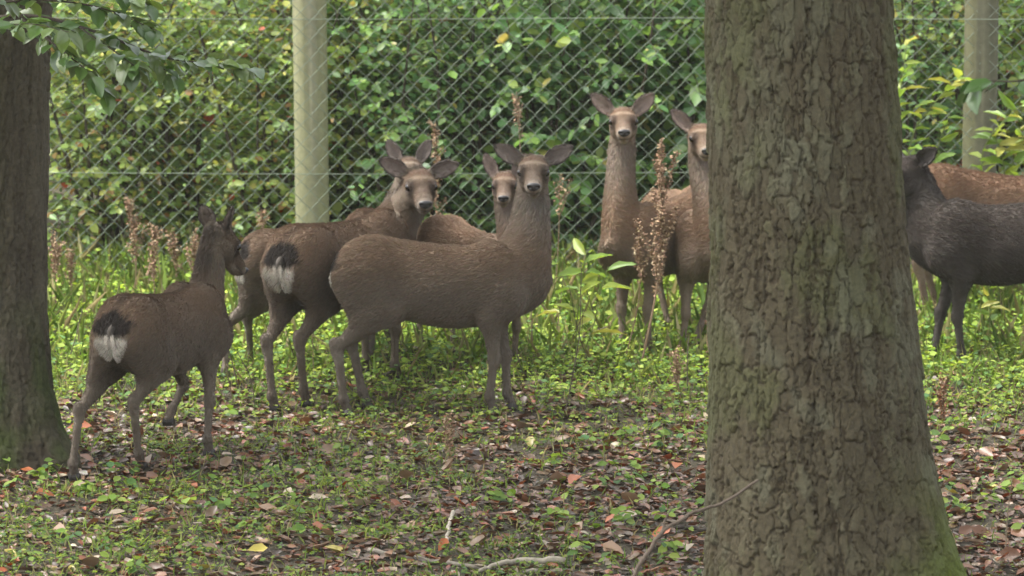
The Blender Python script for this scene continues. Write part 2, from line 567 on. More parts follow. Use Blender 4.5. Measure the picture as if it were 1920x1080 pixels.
for px, seed in ((587, 1), (1834, 2)):
    x = fence_pt(px, 300, 0.11)[0]
    base = float(gz(x, FY + 0.11))
    nth, nz_ = 40, 90
    th, zz_ = np.meshgrid(np.linspace(0, 2 * np.pi, nth, endpoint=False), np.linspace(-0.1, 2.55, nz_))
    r = 0.0925 * (1 + 0.03 * (fbm(th * 1.3, zz_ * 0.7, 50 + seed, 3) - 0.5) * np.sin(th / 2))
    crack = np.exp(-((th - (4.25 + 0.05 * np.sin(zz_ * 3))) / 0.045) ** 2) + 0.6 * np.exp(-((th - (5.05 + 0.06 * np.sin(zz_ * 2 + 1))) / 0.03) ** 2) * smooth(0.4, 0.9, zz_)
    r = r - 0.012 * crack
    V = np.stack([r * np.cos(th), r * np.sin(th), zz_], -1).reshape(-1, 3)
    g = fbm(th * 3, zz_ * 0.5, 60 + seed, 4).ravel()[:, None]
    C = np.array([0.20, 0.20, 0.115]) * (1 - g) + np.array([0.31, 0.30, 0.175]) * g
    grey = smooth(0.45, 0.7, vnoise(th * 1.1, zz_ * 0.35, 70 + seed)).ravel()[:, None]
    C = C * (1 - 0.5 * grey) + np.array([0.25, 0.235, 0.19]) * 0.5 * grey
    if seed == 2:                                   # far post: mossy, its shade also put into the colour
        C = C * np.array([0.50, 0.50, 0.48])
    i, j = np.meshgrid(np.arange(nz_ - 1), np.arange(nth), indexing='ij')
    Q = np.stack([i * nth + j, i * nth + (j + 1) % nth, (i + 1) * nth + (j + 1) % nth, (i + 1) * nth + j], -1).reshape(-1, 4)
    V = np.vstack([V, [[0, 0, 2.56]]])
    C = np.vstack([C, [[0.3, 0.27, 0.18]]])
    jj = np.arange(nth)
    T = np.stack([(nz_ - 1) * nth + jj, (nz_ - 1) * nth + (jj + 1) % nth, np.full(nth, nz_ * nth)], -1)
    o = link("post", mesh_np("fence_post", V, [Q, T], C), M_POST, parent=fence, loc=(x, 0.108, base - fz))
    o.rotation_euler = (0, -0.012 if seed == 1 else 0.01, 0.35)

# ------------------------------------------------------------------ tree trunks with relief bark
def trunk_mesh(name, zs, cen, rad, lobe, cw, ch, amp, colfn, nfront=260, nback=70, seed=0, base_r=0.4):
    f = np.linspace(-np.pi, 0, nfront, endpoint=False)         # front half faces the camera (-Y)
    bk = np.linspace(0, np.pi, nback, endpoint=False)
    th1 = np.concatenate([f, bk])
    nth = len(th1)
    TH, Z = np.meshgrid(th1, zs)
    U = TH * base_r
    # plates: cells of a stretched, warped, jittered lattice wrapped round the stem, large plates broken into small ones
    def plates(cw, ch, sd, pw):
        wu = U + cw * 0.9 * (fbm(U / cw * 0.4, Z / ch * 0.7, sd + 1, 3) - 0.5) * 2
        wz = Z + ch * 0.5 * (fbm(U / cw * 0.5, Z / ch * 0.5, sd + 2, 3) - 0.5) * 2
        nu = max(3, int(round(2 * np.pi * base_r / cw)))
        a, c = wu / (2 * np.pi * base_r) * nu, wz / ch
        ci = np.floor(a).astype(int)
        cj = np.floor(c).astype(int)
        rr = np.random.RandomState(sd + 100)
        JU, JV, JH = rr.rand(nu, 211), rr.rand(nu, 211), rr.rand(nu, 211)
        F1, F2 = np.full(a.shape, 9.0), np.full(a.shape, 9.0)
        hid, rel = np.zeros(a.shape), np.zeros(a.shape)
        for du in (-2, -1, 0, 1, 2):
            for dv in (-2, -1, 0, 1, 2):
                ii, jj = ci + du, cj + dv
                iw, jw = ii % nu, jj % 211
                dx = ii + JU[iw, jw] - a
                dy = jj + JV[iw, jw] - c
                d = np.abs(dx) ** pw + np.abs(dy) ** pw
                nw = d < F1
                F2 = np.where(nw, F1, np.minimum(F2, d))
                hid = np.where(nw, JH[iw, jw], hid)
                rel = np.where(nw, -dy, rel)
                F1 = np.where(nw, d, F1)
        return F2 - F1, hid, rel
    rough = fbm(U / cw * 3, Z / ch * 4, seed + 11, 3) - 0.5
    jag = 0.30 * cw * (fbm(U / cw * 4, Z / cw * 2.2, seed + 16, 2) - 0.5) * 2
    U = U + jag
    e1, hid, rel = plates(cw, ch, seed, 1.25)
    e2, hid2, rel2 = plates(cw * 0.55, ch * 0.42, seed + 40, 1.3)
    edge = smooth(0.0, 0.13, e1 + 0.10 * rough)
    edge2 = smooth(0.0, 0.13, e2 + 0.10 * rough)
    brk = smooth(0.38, 0.58, fbm(U / cw * 0.5, Z / ch * 0.8, seed + 14, 3))
    h = amp * 0.85 * (edge - 1.0) + amp * 0.45 * brk * (edge2 - 1) + amp * 0.75 * (hid - 0.5) + amp * 0.6 * (hid2 - 0.5) * (0.3 + brk)
    h -= amp * (0.35 * rel * edge + 0.25 * rel2 * edge2 * brk)
    h += amp * 0.7 * (fbm(U / cw * 2.6, Z / ch * 2.4, seed + 5, 4) - 0.5) + amp * 2.6 * (fbm(U / cw * 0.22, Z / ch * 0.3, seed + 6, 2) - 0.5)
    ridg = np.abs(fbm(U / cw * 1.0, Z / ch * 0.22, seed + 8, 3) - 0.5)
    h -= amp * 1.0 * smooth(0.035, 0.0, ridg)
    edge = np.minimum(edge, smooth(0.0, 0.04, ridg))
    hid = 0.6 * hid + 0.4 * hid2
    R = rad(Z) * (1 + 0.02 * np.sin(3 * TH + seed)) + lobe(TH, Z) + h
    cx, cy = cen(Z)
    V = np.stack([cx + R * np.cos(TH), cy + R * np.sin(TH), Z], -1).reshape(-1, 3)
    C = colfn(TH, Z, U, hid, edge).reshape(-1, 3)
    m_ = len(zs)
    i, j = np.meshgrid(np.arange(m_ - 1), np.arange(nth), indexing='ij')
    Q = np.stack([i * nth + j, i * nth + (j + 1) % nth, (i + 1) * nth + (j + 1) % nth, (i + 1) * nth + j], -1).reshape(-1, 4)
    return mesh_np(name, V, Q, C)


def crown_mesh(name, n, centre, rad, zlo, seed):
    rs = np.random.RandomState(seed)
    P = rdir(n, -1, 1, rs) * (rs.rand(n, 1) ** 0.4) * np.asarray(rad) + np.asarray(centre)
    cl = np.floor(fbm(P[:, 0] * 0.7, P[:, 1] * 0.7 + P[:, 2] * 0.5, seed, 2) * 10)
    P = P[(P[:, 2] > zlo) & (cl % 3 != 0)]
    n = len(P)
    bb = Build()
    bb.leaves(P, rdir(n, -0.5, 0.3, rs), unit(np.array([0, 0, 1.0]) + 0.8 * rdir(n, rs=rs)), 0.12 + 0.08 * rs.rand(n), 0.09 + 0.05 * rs.rand(n),
              pick(GREENS[:3], n, 0.25, None, rs))
    return bb.mesh(name)


def lin(p, xs, ys):
    return np.interp(p, xs, ys)


# --- the big trunk in front
DR = 20.7
def zrow(py, d):
    return CAM[2] + d * (Fv[2] + Uv[2] * (540 - py) / FPX)
rows = [-300, 0, 500, 800, 1000, 1080, 1200]
zr = [zrow(p, DR) for p in rows][::-1]
cxr = [(v - 960) / FPX * DR for v in [1484, 1491, 1515, 1532, 1541, 1545, 1552]][::-1]
rdr = [v / FPX * DR for v in [166, 173, 185, 203, 217, 226, 262]][::-1]
base_y = 20.62
zb = float(gz(cxr[0], base_y))
def cen_r(z):
    return lin(z, zr + [9.0], cxr + [cxr[-1] - 0.15]), np.full(np.shape(z), base_y)
def rad_r(z):
    return lin(z, zr + [9.0], rdr + [0.2])
def lobe_r(th, z):
    k = np.clip((0.30 - z) / 0.8, 0, 1.3) ** 1.6
    right = np.exp(-((np.angle(np.exp(1j * (th + 0.15)))) / 0.55) ** 2)
    fr = np.exp(-((np.angle(np.exp(1j * (th + 2.2)))) / 0.4) ** 2)
    bk = np.exp(-((np.angle(np.exp(1j * (th - 2.0)))) / 0.6) ** 2)
    return k * (0.17 * right + 0.03 * fr + 0.12 * bk)
def col_r(th, z, u, hid, edge):
    a = fbm(u * 3.2, z * 1.7, 81, 4)
    g = smooth(0.40, 0.62, a + 0.35 * (hid - 0.5))[..., None]
    brown = np.array([0.108, 0.091, 0.064])
    grey = np.array([0.135, 0.128, 0.092])
    C = brown * (1 - g) + grey * g
    alg = smooth(0.50, 0.70, fbm(u * 4 + 7, z * 2.2, 82, 4) + 0.2 * (hid - 0.5))[..., None]
    C = C * (1 - alg * 0.6) + np.array([0.105, 0.112, 0.055]) * alg * 0.6
    pale = smooth(0.62, 0.74, fbm(u * 6 + 3, z * 4, 84, 3))[..., None]
    C = C * (1 - 0.4 * pale) + np.array([0.19, 0.195, 0.15]) * 0.4 * pale
    inner_shade = (1 - smooth(0.05, 0.5, edge))[..., None]
    C = C * (1 - 0.5 * inner_shade) + np.array([0.060, 0.040, 0.028]) * 0.5 * inner_shade      # darker reddish inner bark, with furrow shade painted into the colour
    C = C * (0.88 + 0.24 * hid)[..., None]
    C = C * np.array([0.62, 0.615, 0.53])
    moss = (smooth(0.35, -0.35, z) * np.exp(-((np.angle(np.exp(1j * (th + 0.25)))) / 0.55) ** 2) * smooth(0.35, 0.6, fbm(u * 5, z * 4, 85, 3) + 0.12))[..., None]
    return C * (1 - moss) + np.array([0.085, 0.11, 0.02]) * moss
zs = np.concatenate([np.linspace(zb - 0.35, 2.25, 520), np.linspace(2.3, 9.0, 40)])
tree_r = link("tree", None, loc=(0, 0, 0), label="thick foreground tree trunk with cracked scaly bark in front of the deer", cat="tree")
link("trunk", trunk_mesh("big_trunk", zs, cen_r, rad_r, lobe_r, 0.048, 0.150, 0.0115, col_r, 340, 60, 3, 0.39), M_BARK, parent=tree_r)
bb = Build()
for k in range(9):
    a = k * 0.7 + 0.3
    s = np.array([cxr[-1] - 0.1, base_y, 4.6 + 0.45 * k])
    e_ = s + np.array([2.6 * math.cos(a), 2.6 * math.sin(a), 1.2])
    bb.tube(catmull([s, (s + e_) / 2 + [0, 0, 0.35], e_], 5), [0.11, 0.02], 7, (0.12, 0.1, 0.075))
link("limbs", bb.mesh("limbs"), M_TWIG, parent=tree_r)
link("crown", crown_mesh("crown", 9000, (cxr[-1] - .3, base_y - 1.6, 6.8), (3.6, 3.2, 2.4), 4.4, 5), M_LEAF, parent=tree_r)

# --- the trunk at the edge beside the walking deer
DL = 23.9
xl, yl = (-20 - 960) / FPX * DL, 23.83
zbl = float(gz(xl, yl))
def cen_l(z):
    return xl + 0.03 * (z - 1.0) + 0 * z, np.full(np.shape(z), yl)
def rad_l(z):
    return lin(z, [zbl - .3, zbl, zbl + .15, zbl + .35, zbl + .7, 1.2, 2.2, 8], [.52, .44, .37, .315, .278, .262, .262, .15])
def lobe_l(th, z):
    k = np.clip((zbl + 0.5 - z) / 0.6, 0, 1.2) ** 1.5
    return k * (0.09 * np.exp(-((np.angle(np.exp(1j * (th + 0.5)))) / 0.35) ** 2) + 0.06 * np.exp(-((np.angle(np.exp(1j * (th + 1.5)))) / 0.4) ** 2))
def col_l(th, z, u, hid, edge):
    g = smooth(0.38, 0.62, fbm(u * 4, z * 1.6, 91, 4))[..., None]
    C = np.array([0.046, 0.037, 0.025]) * (1 - g) + np.array([0.070, 0.060, 0.041]) * g
    C = C * (0.85 + 0.3 * hid)[..., None]
    moss = (smooth(zbl + 0.95, zbl + 0.05, z) * smooth(0.36, 0.56, fbm(u * 5, z * 3, 95, 3) + 0.1 * smooth(zbl + .6, zbl, z)))[..., None]
    side = (0.6 * np.exp(-((np.angle(np.exp(1j * (th + 1.9)))) / 0.5) ** 2) * smooth(0.5, 0.6, fbm(u * 5, z * 2, 97, 3)))[..., None]
    mo = np.clip(moss + side, 0, 1)
    return C * (1 - mo) + np.array([0.045, 0.065, 0.016]) * mo
zs = np.concatenate([np.linspace(zbl - 0.25, 2.2, 300), np.linspace(2.25, 8.0, 30)])
tree_l = link("tree", None, loc=(0, 0, 0), label="dark furrowed tree trunk with mossy base beside the walking deer", cat="tree")
link("trunk", trunk_mesh("side_trunk", zs, cen_l, rad_l, lobe_l, 0.036, 0.20, 0.010, col_l, 150, 40, 9, 0.27), M_BARK, parent=tree_l)
link("crown", crown_mesh("crown", 8000, (xl - 0.8, yl - 1.8, 6.4), (3.0, 2.8, 2.2), 4.0, 6), M_LEAF, parent=tree_l)

# leafy low branch of that tree hanging across its top
def branch(parent, stems, n_leaf, mesh_leaf, rs, lscale, name="branch", tilt=0.6, down=-0.15):
    """stems: list of (points, r0, r1); leaves set alternately along each stem, each leaf its own piece"""
    bb = Build()
    for P, r0, r1 in stems:
        bb.tube(catmull(P, 6), [r0, r1], 6, (0.055, 0.042, 0.032))
    br = link(name, bb.mesh(name), M_TWIG, parent=parent)
    for (P, r0, r1), nl in zip(stems, n_leaf):
        Q = catmull(P, 12)
        T = np.gradient(Q, axis=0)
        for k in range(nl):
            f = 0.12 + 0.88 * (k + 0.5) / nl
            q = Q[int(f * (len(Q) - 1))]
            t_ = unit(T[int(f * (len(Q) - 1))])
            side = (1 if k % 2 else -1)
            s = unit(np.cross(t_, [0, 0, 1])) * side
            d = unit(t_ * 0.6 + s * rs.uniform(0.5, 1.0) + np.array([0, 0, down]) + 0.3 * rs.normal(size=3))
            nn = unit(np.array([0, -0.2, 1.0]) + tilt * rs.normal(size=3) * 0.6)
            nn = unit(nn - d * np.dot(nn, d))
            y_ = np.cross(nn, d)
            o = link("leaf", mesh_leaf[rs.randint(len(mesh_leaf))], parent=br, loc=q + d * 0.012)
            from mathutils import Matrix
            Mx = Matrix(((d[0], y_[0], nn[0]), (d[1], y_[1], nn[1]), (d[2], y_[2], nn[2])))
            o.rotation_euler = Mx.to_euler()
            s_ = lscale * rs.uniform(0.75, 1.2)
            o.scale = (s_, s_, s_)
    return br


def leaf_variants(cols, L, W, mat, name):
    out = []
    for q, c in enumerate(cols):
        # a fuller leaf with a rib fold and slightly wavy margin
        us = np.array([0, .12, .3, .5, .7, .88, 1.0])
        ws = np.array([.03, .55, .93, 1.0, .78, .38, .02])
        V, CC = [], []
        for u_, w2 in zip(us, ws):
            for s_ in (-1, -.5, 0, .5, 1):
                wav = 0.03 * math.sin(u_ * 19 + s_ * 2 + q) * abs(s_)
                V.append([u_ * L, s_ * w2 * W / 2, L * (0.10 * abs(s_) * w2 - (0.12 + 0.05 * q) * u_ ** 2 + wav)])
                CC.append(np.array(c) * (0.88 if s_ == 0 else 1.0))
        Q = []
        for a in range(6):
            for b_ in range(4):
                Q.append([a * 5 + b_, (a + 1) * 5 + b_, (a + 1) * 5 + b_ + 1, a * 5 + b_ + 1])
        me = mesh_np(name, V, np.array(Q), CC)
        me.materials.append(mat)
        out.append(me)
    return out


BEECH = leaf_variants([(0.075, 0.15, 0.03), (0.095, 0.175, 0.035), (0.13, 0.20, 0.04), (0.06, 0.115, 0.03), (0.11, 0.16, 0.05)], 0.085, 0.055, M_LEAFG, "beech_leaf")
rs = np.random.RandomState(17)
D2 = 22.9
stems = []
stems.append((np.array([at(-70, 40, 23.6), at(60, 30, 23.2), at(180, 60, 22.9), at(300, 105, 22.8), at(400, 120, 22.8), at(470, 128, 22.8)]), 0.011, 0.002))
stems.append((np.array([at(-40, 10, 23.3), at(70, 0, 23.0), at(190, 15, 22.8), at(300, 60, 22.7)]), 0.007, 0.002))
stems.append((np.array([at(40, 35, 23.2), at(110, 90, 22.9), at(160, 130, 22.8), at(200, 175, 22.8)]), 0.005, 0.002))
stems.append((np.array([at(150, 52, 22.9), at(220, 100, 22.7), at(260, 130, 22.6)]), 0.004, 0.0015))
stems.append((np.array([at(-60, 60, 23.2), at(0, 50, 22.9), at(60, 45, 22.6), at(130, 60, 22.4)]), 0.004, 0.0015))
stems.append((np.array([at(-60, -30, 23.3), at(60, -40, 22.9), at(180, -30, 22.7), at(280, 10, 22.6)]), 0.004, 0.0015))
stems.append((np.array([at(280, 98, 22.8), at(300, 125, 22.8), at(330, 140, 22.8)]), 0.003, 0.001))
branch(tree_l, stems, [60, 46, 30, 24, 30, 40, 6], BEECH, rs, 1.2)

# leafy twig reaching in beside the big trunk, from an outer limb of that tree
BIG = leaf_variants([(0.035, 0.085, 0.02), (0.05, 0.11, 0.02)], 0.14, 0.085, M_LEAFG, "broad_leaf")
stems = [(np.array([at(2060, 60, 19.6), at(2000, 120, 19.2), at(1920, 150, 19.0), at(1850, 152, 19.0), at(1815, 160, 19.0)]), 0.007, 0.0018)]
branch(tree_r, stems, [10], BIG, rs, 0.95, tilt=0.8, down=-0.5)

# ------------------------------------------------------------------ shrubs and thicket behind the fence
PAL = {
    'green': ([(0.105, 0.195, 0.055), (0.08, 0.165, 0.06), (0.14, 0.235, 0.06), (0.065, 0.135, 0.055), (0.20, 0.27, 0.07), (0.28, 0.26, 0.07)], [4, 4, 3, 2.5, 1.3, 0.35]),
    'yellow': ([(0.15, 0.235, 0.055), (0.20, 0.265, 0.06), (0.29, 0.30, 0.07), (0.11, 0.19, 0.055), (0.26, 0.17, 0.06), (0.34, 0.09, 0.04)], [4, 4, 1.5, 4, 0.35, 0.1]),
    'bright': ([(0.17, 0.30, 0.05), (0.22, 0.34, 0.06), (0.12, 0.23, 0.05), (0.32, 0.36, 0.07)], [3, 3, 2, 1]),
}


def shrub_meshes(seed, H, Wd, pal, n_stem=9, n_twig=430, leafL=0.075):
    rs = np.random.RandomState(seed)
    st = Build()
    Ps, Ds, Ns, Ls = [], [], [], []
    paths = []
    for k in range(n_stem):
        a = rs.rand() * 6.28
        r0 = 0.12 * rs.rand()
        top = np.array([math.cos(a) * Wd * 0.5 * rs.rand() ** 0.5, math.sin(a) * Wd * 0.4 * rs.rand() ** 0.5, H * rs.uniform(0.7, 1.0)])
        b0 = np.array([math.cos(a) * r0, math.sin(a) * r0, -0.1])
        mid = (b0 + top) / 2 + rs.normal(size=3) * [0.12, 0.12, 0.05] - np.array([top[0], top[1], 0]) * 0.15
        P = catmull([b0, mid, top], 8)
        st.tube(P, [0.016 * H / 2, 0.004], 5, (0.07, 0.055, 0.04))
        paths.append(P)
    for k in range(n_twig):
        P = paths[rs.randint(n_stem)]
        f = rs.rand()
        s = P[min(len(P) - 1, 1 + int(f * (len(P) - 1)))]
        a = rs.rand() * 6.28
        d = np.array([math.cos(a), math.sin(a) * 0.9, rs.uniform(-0.25, 0.55)])
        ln = rs.uniform(0.22, 0.6)
        e = s + d * ln
        e[2] -= 0.25 * ln * ln
        m_ = (s + e) / 2 + [0, 0, 0.07 * ln]
        Q = catmull([s, m_, e], 6)
        st.tube(Q[::2], [0.004, 0.0012], 3, (0.08, 0.065, 0.04))
        nl = max(4, int(ln / 0.034))
        ii = (np.linspace(0.15, 1, nl) * (len(Q) - 1)).astype(int)
        T = unit(np.gradient(Q, axis=0))[ii]
        S = unit(np.cross(T, [0, 0, 1.0])) * np.where(np.arange(nl) % 2, 1, -1)[:, None]
        Ps.append(Q[ii])
        Ds.append(unit(T * 0.5 + S + 0.35 * rs.normal(size=(nl, 3)) + [0, 0, -0.2]))
        tw = unit(np.array([0, -0.7, 1.0]) + rs.normal(size=3) * 0.35)
        Ns.append(unit(tw + 0.5 * rs.normal(size=(nl, 3))))
        Ls.append(leafL * rs.uniform(0.75, 1.1) * rs.uniform(0.4, 1.2, nl))
    Ps, Ds, Ns, Ls = np.vstack(Ps), np.vstack(Ds), np.vstack(Ns), np.concatenate(Ls)
    fo = Build()
    n = len(Ps)
    fo.leaves(Ps, Ds, Ns, Ls, Ls * rs.uniform(0.6, 0.85, n), pick(np.array(PAL[pal][0]) * [1.45, 1.38, 1.35], n, 0.25, PAL[pal][1], rs), fold=0.1, curl=0.18)
    return st.mesh("shrub_stems"), fo.mesh("shrub_foliage")


VAR = {'green': [shrub_meshes(s, 2.2, 1.5, 'green', leafL=l_) for s, l_ in ((31, 0.07), (32, 0.088), (33, 0.058))],
       'yellow': [shrub_meshes(s, 2.3, 1.5, 'yellow', leafL=l_) for s, l_ in ((41, 0.058), (42, 0.07))],
       'bright': [shrub_meshes(51, 1.3, 1.0, 'bright', 6, 90, 0.07)]}


def shrub(px, y, pal, var, scale, rz, label):
    x = (px - 960) / FPX * y
    o = link("shrub", None, loc=(x, y, float(gz(x, y))), label=label, cat="shrub", group="shrubs behind the chain-link fence")
    o.rotation_euler = (0, 0, 0.25 * math.sin(rz * 3))
    o.scale = (scale * (1 if rz < 3 else -1), scale, scale)
    st, fo = VAR[pal][var % len(VAR[pal])]
    link("stem", st, M_TWIG, parent=o)
    link("foliage", fo, M_LEAF, parent=o)
    return o


SHRUBS = [
    (-60, 29.2, 'green', 0, 0.95, 0.3, "green shrub behind the fence at the edge past the mossy trunk"),
    (190, 28.9, 'yellow', 1, 0.85, 1.1, "yellowing shrub behind the fence above the walking deer's back"),
    (350, 29.3, 'yellow', 0, 1.05, 2.0, "yellow-green shrub behind the fence under the hanging beech branch"),
    (500, 28.9, 'yellow', 1, 0.80, 2.9, "low yellow-green shrub behind the fence just beside the thick wooden post"),
    (640, 29.4, 'yellow', 1, 1.05, 4.1, "yellowing shrub behind the wooden fence post"),
    (760, 28.9, 'green', 0, 0.85, 5.0, "green shrub behind the fence above the white-rumped deer's head"),
    (905, 29.2, 'green', 2, 1.0, 0.7, "dense green shrub behind the fence above the half-hidden deer's face"),
    (1040, 28.9, 'green', 1, 0.95, 3.4, "broad-leaved green shrub behind the fence right of the middle deer's head"),
    (1190, 29.3, 'green', 0, 1.05, 2.2, "deep green shrub behind the fence above the upright deer's ears"),
    (1340, 29.0, 'green', 1, 1.0, 4.6, "green shrub behind the fence meeting the big trunk's edge"),
    (1690, 29.1, 'green', 2, 0.95, 5.6, "green shrub behind the fence just past the big trunk"),
    (1880, 29.3, 'yellow', 1, 1.0, 0.9, "yellow-green shrub behind the far fence post at the picture's edge"),
]
for a in SHRUBS:
    shrub(*a)
# shrubs further back read as one mass of leaves
rs = np.random.RandomState(71)
bs = Build()
for k in range(48):
    y = 29.9 + 9.5 * (k / 48.0) ** 1.5 + rs.rand() * 0.6
    x = rs.uniform(-0.14, 0.14) * y
    H = rs.uniform(1.7, 2.6)
    n = 2000
    P = rdir(n, -0.2, 1, rs) * (rs.rand(n, 1) ** 0.35) * np.array([0.95, 0.8, H])
    P = P * (0.8 + 0.5 * vnoise(P[:, :1] * 4, P[:, 2:] * 4, k)) + np.array([x, y, float(gz(x, y))])
    pal = 'yellow' if (rs.rand() < 0.75 if x < -0.8 else rs.rand() < 0.2) else 'green'
    L = 0.06 + 0.05 * rs.rand(n)
    bs.leaves(P, rdir(n, -0.6, 0.3, rs), unit(np.array([0, -0.7, 1.0]) + 0.7 * rdir(n, rs=rs)), L * 1.3, L * 0.95, pick(np.array(PAL[pal][0]) * [1.5, 1.42, 1.4], n, 0.25, PAL[pal][1], rs), simple=True)
link("thicket", bs.mesh("thicket"), M_LEAF, kind="stuff", label="mass of green and yellowing undergrowth deep behind the fence", cat="thicket")


def sapling(px, y, r, H, lean, label, seed):
    rs = np.random.RandomState(seed)
    x = (px - 960) / FPX * y
    z = float(gz(x, y))
    o = link("tree", None, loc=(x, y, z), label=label, cat="tree", group="thin young trees behind the fence")
    P = catmull([[0, 0, -0.1], [lean * 0.3 + 0.03, 0, H * 0.35], [lean * 0.7 - 0.03, 0.02, H * 0.7], [lean, 0, H]], 8)
    bb = Build().tube(P, [r, r * 0.45], 8, (0.06, 0.05, 0.04))
    link("trunk", bb.mesh("sapling_trunk"), M_TWIG, parent=o)
    c = Build()
    n = 900
    Q = rdir(n, -1, 1, rs) * (rs.rand(n, 1) ** 0.4) * [1.0, 1.0, 0.8] + P[-1]
    L = 0.06 + 0.04 * rs.rand(n)
    pal = 'yellow' if px < 700 else 'green'
    c.leaves(Q, rdir(n, -0.5, 0.3, rs), unit(np.array([0, 0, 1.0]) + 0.6 * rdir(n, rs=rs)), L, L * 0.7, pick(PAL[pal][0], n, 0.2, PAL[pal][1], rs))
    link("crown", c.mesh("sapling_crown"), M_LEAF, parent=o)


sapling(205, 29.9, 0.035, 3.6, 0.15, "thin dark young tree behind the fence under the beech branch", 1)
sapling(365, 30.6, 0.022, 3.4, -0.1, "slender leaning stem behind the fence between trunk and post", 2)
sapling(1145, 30.0, 0.032, 3.8, -0.02, "thin dark young tree behind the fence over the upright deer's head", 3)
sapling(845, 31.0, 0.026, 3.6, 0.1, "slim young tree behind the fence above the middle of the herd", 4)

# ------------------------------------------------------------------ deer
class SDF:
    def __init__(self, lo, hi, vox):
        self.lo, self.vox = np.asarray(lo, float), vox
        self.n = np.ceil((np.asarray(hi) - self.lo) / vox).astype(int) + 1
        self.a = np.full(self.n, 0.12, np.float32)

    def sub(self, lo, hi):
        i0 = np.clip(np.floor((np.asarray(lo) - self.lo) / self.vox).astype(int), 0, self.n)
        i1 = np.clip(np.ceil((np.asarray(hi) - self.lo) / self.vox).astype(int) + 1, 0, self.n)
        sl = tuple(slice(p, q) for p, q in zip(i0, i1))
        ax = [(self.lo[k] + self.vox * np.arange(i0[k], i1[k])).astype(np.float32) for k in range(3)]
        return sl, ax[0][:, None, None], ax[1][None, :, None], ax[2][None, None, :]

    def union(self, sl, d, k):
        a = self.a[sl]
        if a.size == 0:
            return
        h = np.clip(0.5 + 0.5 * (a - d) / k, 0, 1)
        self.a[sl] = a * (1 - h) + d * h - k * h * (1 - h)

    def cut(self, sl, d, k):
        a = self.a[sl]
        h = np.clip(0.5 - 0.5 * (a + d) / k, 0, 1)
        self.a[sl] = a * (1 - h) - d * h + k * h * (1 - h)

    def seg(self, a, b, ra, rb, side=(0, 1, 0), ratio=1.0, k=0.02):
        """tapered capsule a-b; radius across 'side' is ratio times the radius"""
        a, b = np.asarray(a, float), np.asarray(b, float)
        m = max(ra, rb) * max(1, ratio) + k + 0.03
        sl, X, Y, Z = self.sub(np.minimum(a, b) - m, np.maximum(a, b) + m)
        L = max(np.linalg.norm(b - a), 1e-5)
        t = (b - a) / L
        s = np.asarray(side, float)
        s = s - t * np.dot(s, t)
        s = s / max(np.linalg.norm(s), 1e-6)
        n = np.cross(t, s)
        qx, qy, qz = X - a[0], Y - a[1], Z - a[2]
        al = qx * t[0] + qy * t[1] + qz * t[2]
        la = (qx * s[0] + qy * s[1] + qz * s[2]) / ratio
        de = qx * n[0] + qy * n[1] + qz * n[2]
        h = np.clip(al / L, 0, 1)
        r = ra + (rb - ra) * h
        self.union(sl, (np.sqrt((al - h * L) ** 2 + la ** 2 + de ** 2) - r) * min(1, max(ratio, 0.6)), k)

    def ell(self, c, ax, r, k=0.02, cut=False):
        """ellipsoid: centre, 3x3 rows of axes, radii"""
        c, ax, r = np.asarray(c, float), np.asarray(ax, float), np.asarray(r, float)
        m = r.max() + k + 0.02
        sl, X, Y, Z = self.sub(c - m, c + m)
        q = (X - c[0], Y - c[1], Z - c[2])
        u = [sum(q[j] * ax[i][j] for j in range(3)) for i in range(3)]
        k0 = np.sqrt(sum((u[i] / r[i]) ** 2 for i in range(3)))
        k1 = np.sqrt(sum((u[i] / r[i] ** 2) ** 2 for i in range(3))) + 1e-6
        d = k0 * (k0 - 1) / k1
        (self.cut if cut else self.union)(sl, d, k)

    def mesh(self):
        g = openvdb.FloatGrid(0.12)
        g.copyFromArray(self.a)
        P, Qd = g.convertToQuads(0.0)
        P, Qd = np.asarray(P, float) * self.vox + self.lo, np.asarray(Qd, np.int64)
        q = P[Qd]
        vol = np.sum(np.cross(q[:, 2] - q[:, 0], q[:, 3] - q[:, 1]) * (q.mean(1) - P.mean(0)))
        return P, (Qd if vol > 0 else Qd[:, ::-1])


TS = np.array([  # x, top z, bottom z, half width of the trunk of the body, keel (narrower below)
    [-.452, .700, .645, .015, 0], [-.445, .745, .61, .055, 0], [-.425, .787, .57, .088, 0], [-.39, .824, .535, .114, 0], [-.33, .853, .50, .136, 0],
    [-.25, .862, .485, .146, 0], [-.15, .850, .462, .152, 0], [-.02, .830, .424, .164, 0], [.12, .816, .402, .166, .05], [.25, .816, .408, .150, .15],
    [.35, .820, .412, .134, .3], [.44, .80, .445, .112, .4], [.51, .765, .492, .092, .4], [.565, .71, .545, .064, .3], [.595, .665, .60, .025, .2]])
TSI = catmull(TS, 10)


def rot_yp(yaw, pitch):
    """rows: forward, left, up of a frame with yaw about z and nose pitch (positive up)"""
    f = np.array([math.cos(yaw) * math.cos(pitch), math.sin(yaw) * math.cos(pitch), math.sin(pitch)])
    l = np.array([-math.sin(yaw), math.cos(yaw), 0])
    return np.array([f, l, np.cross(f, l)])


def bez(a, b, c, d, n):
    t = np.linspace(0, 1, n)[:, None]
    return (1 - t) ** 3 * a + 3 * (1 - t) ** 2 * t * b + 3 * (1 - t) * t * t * c + t ** 3 * d


def vert_normals(V, Q):
    n = np.zeros_like(V)
    fn = np.cross(V[Q[:, 2]] - V[Q[:, 0]], V[Q[:, 3]] - V[Q[:, 1]])
    for c in range(4):
        np.add.at(n, Q[:, c], fn)
    return unit(n)


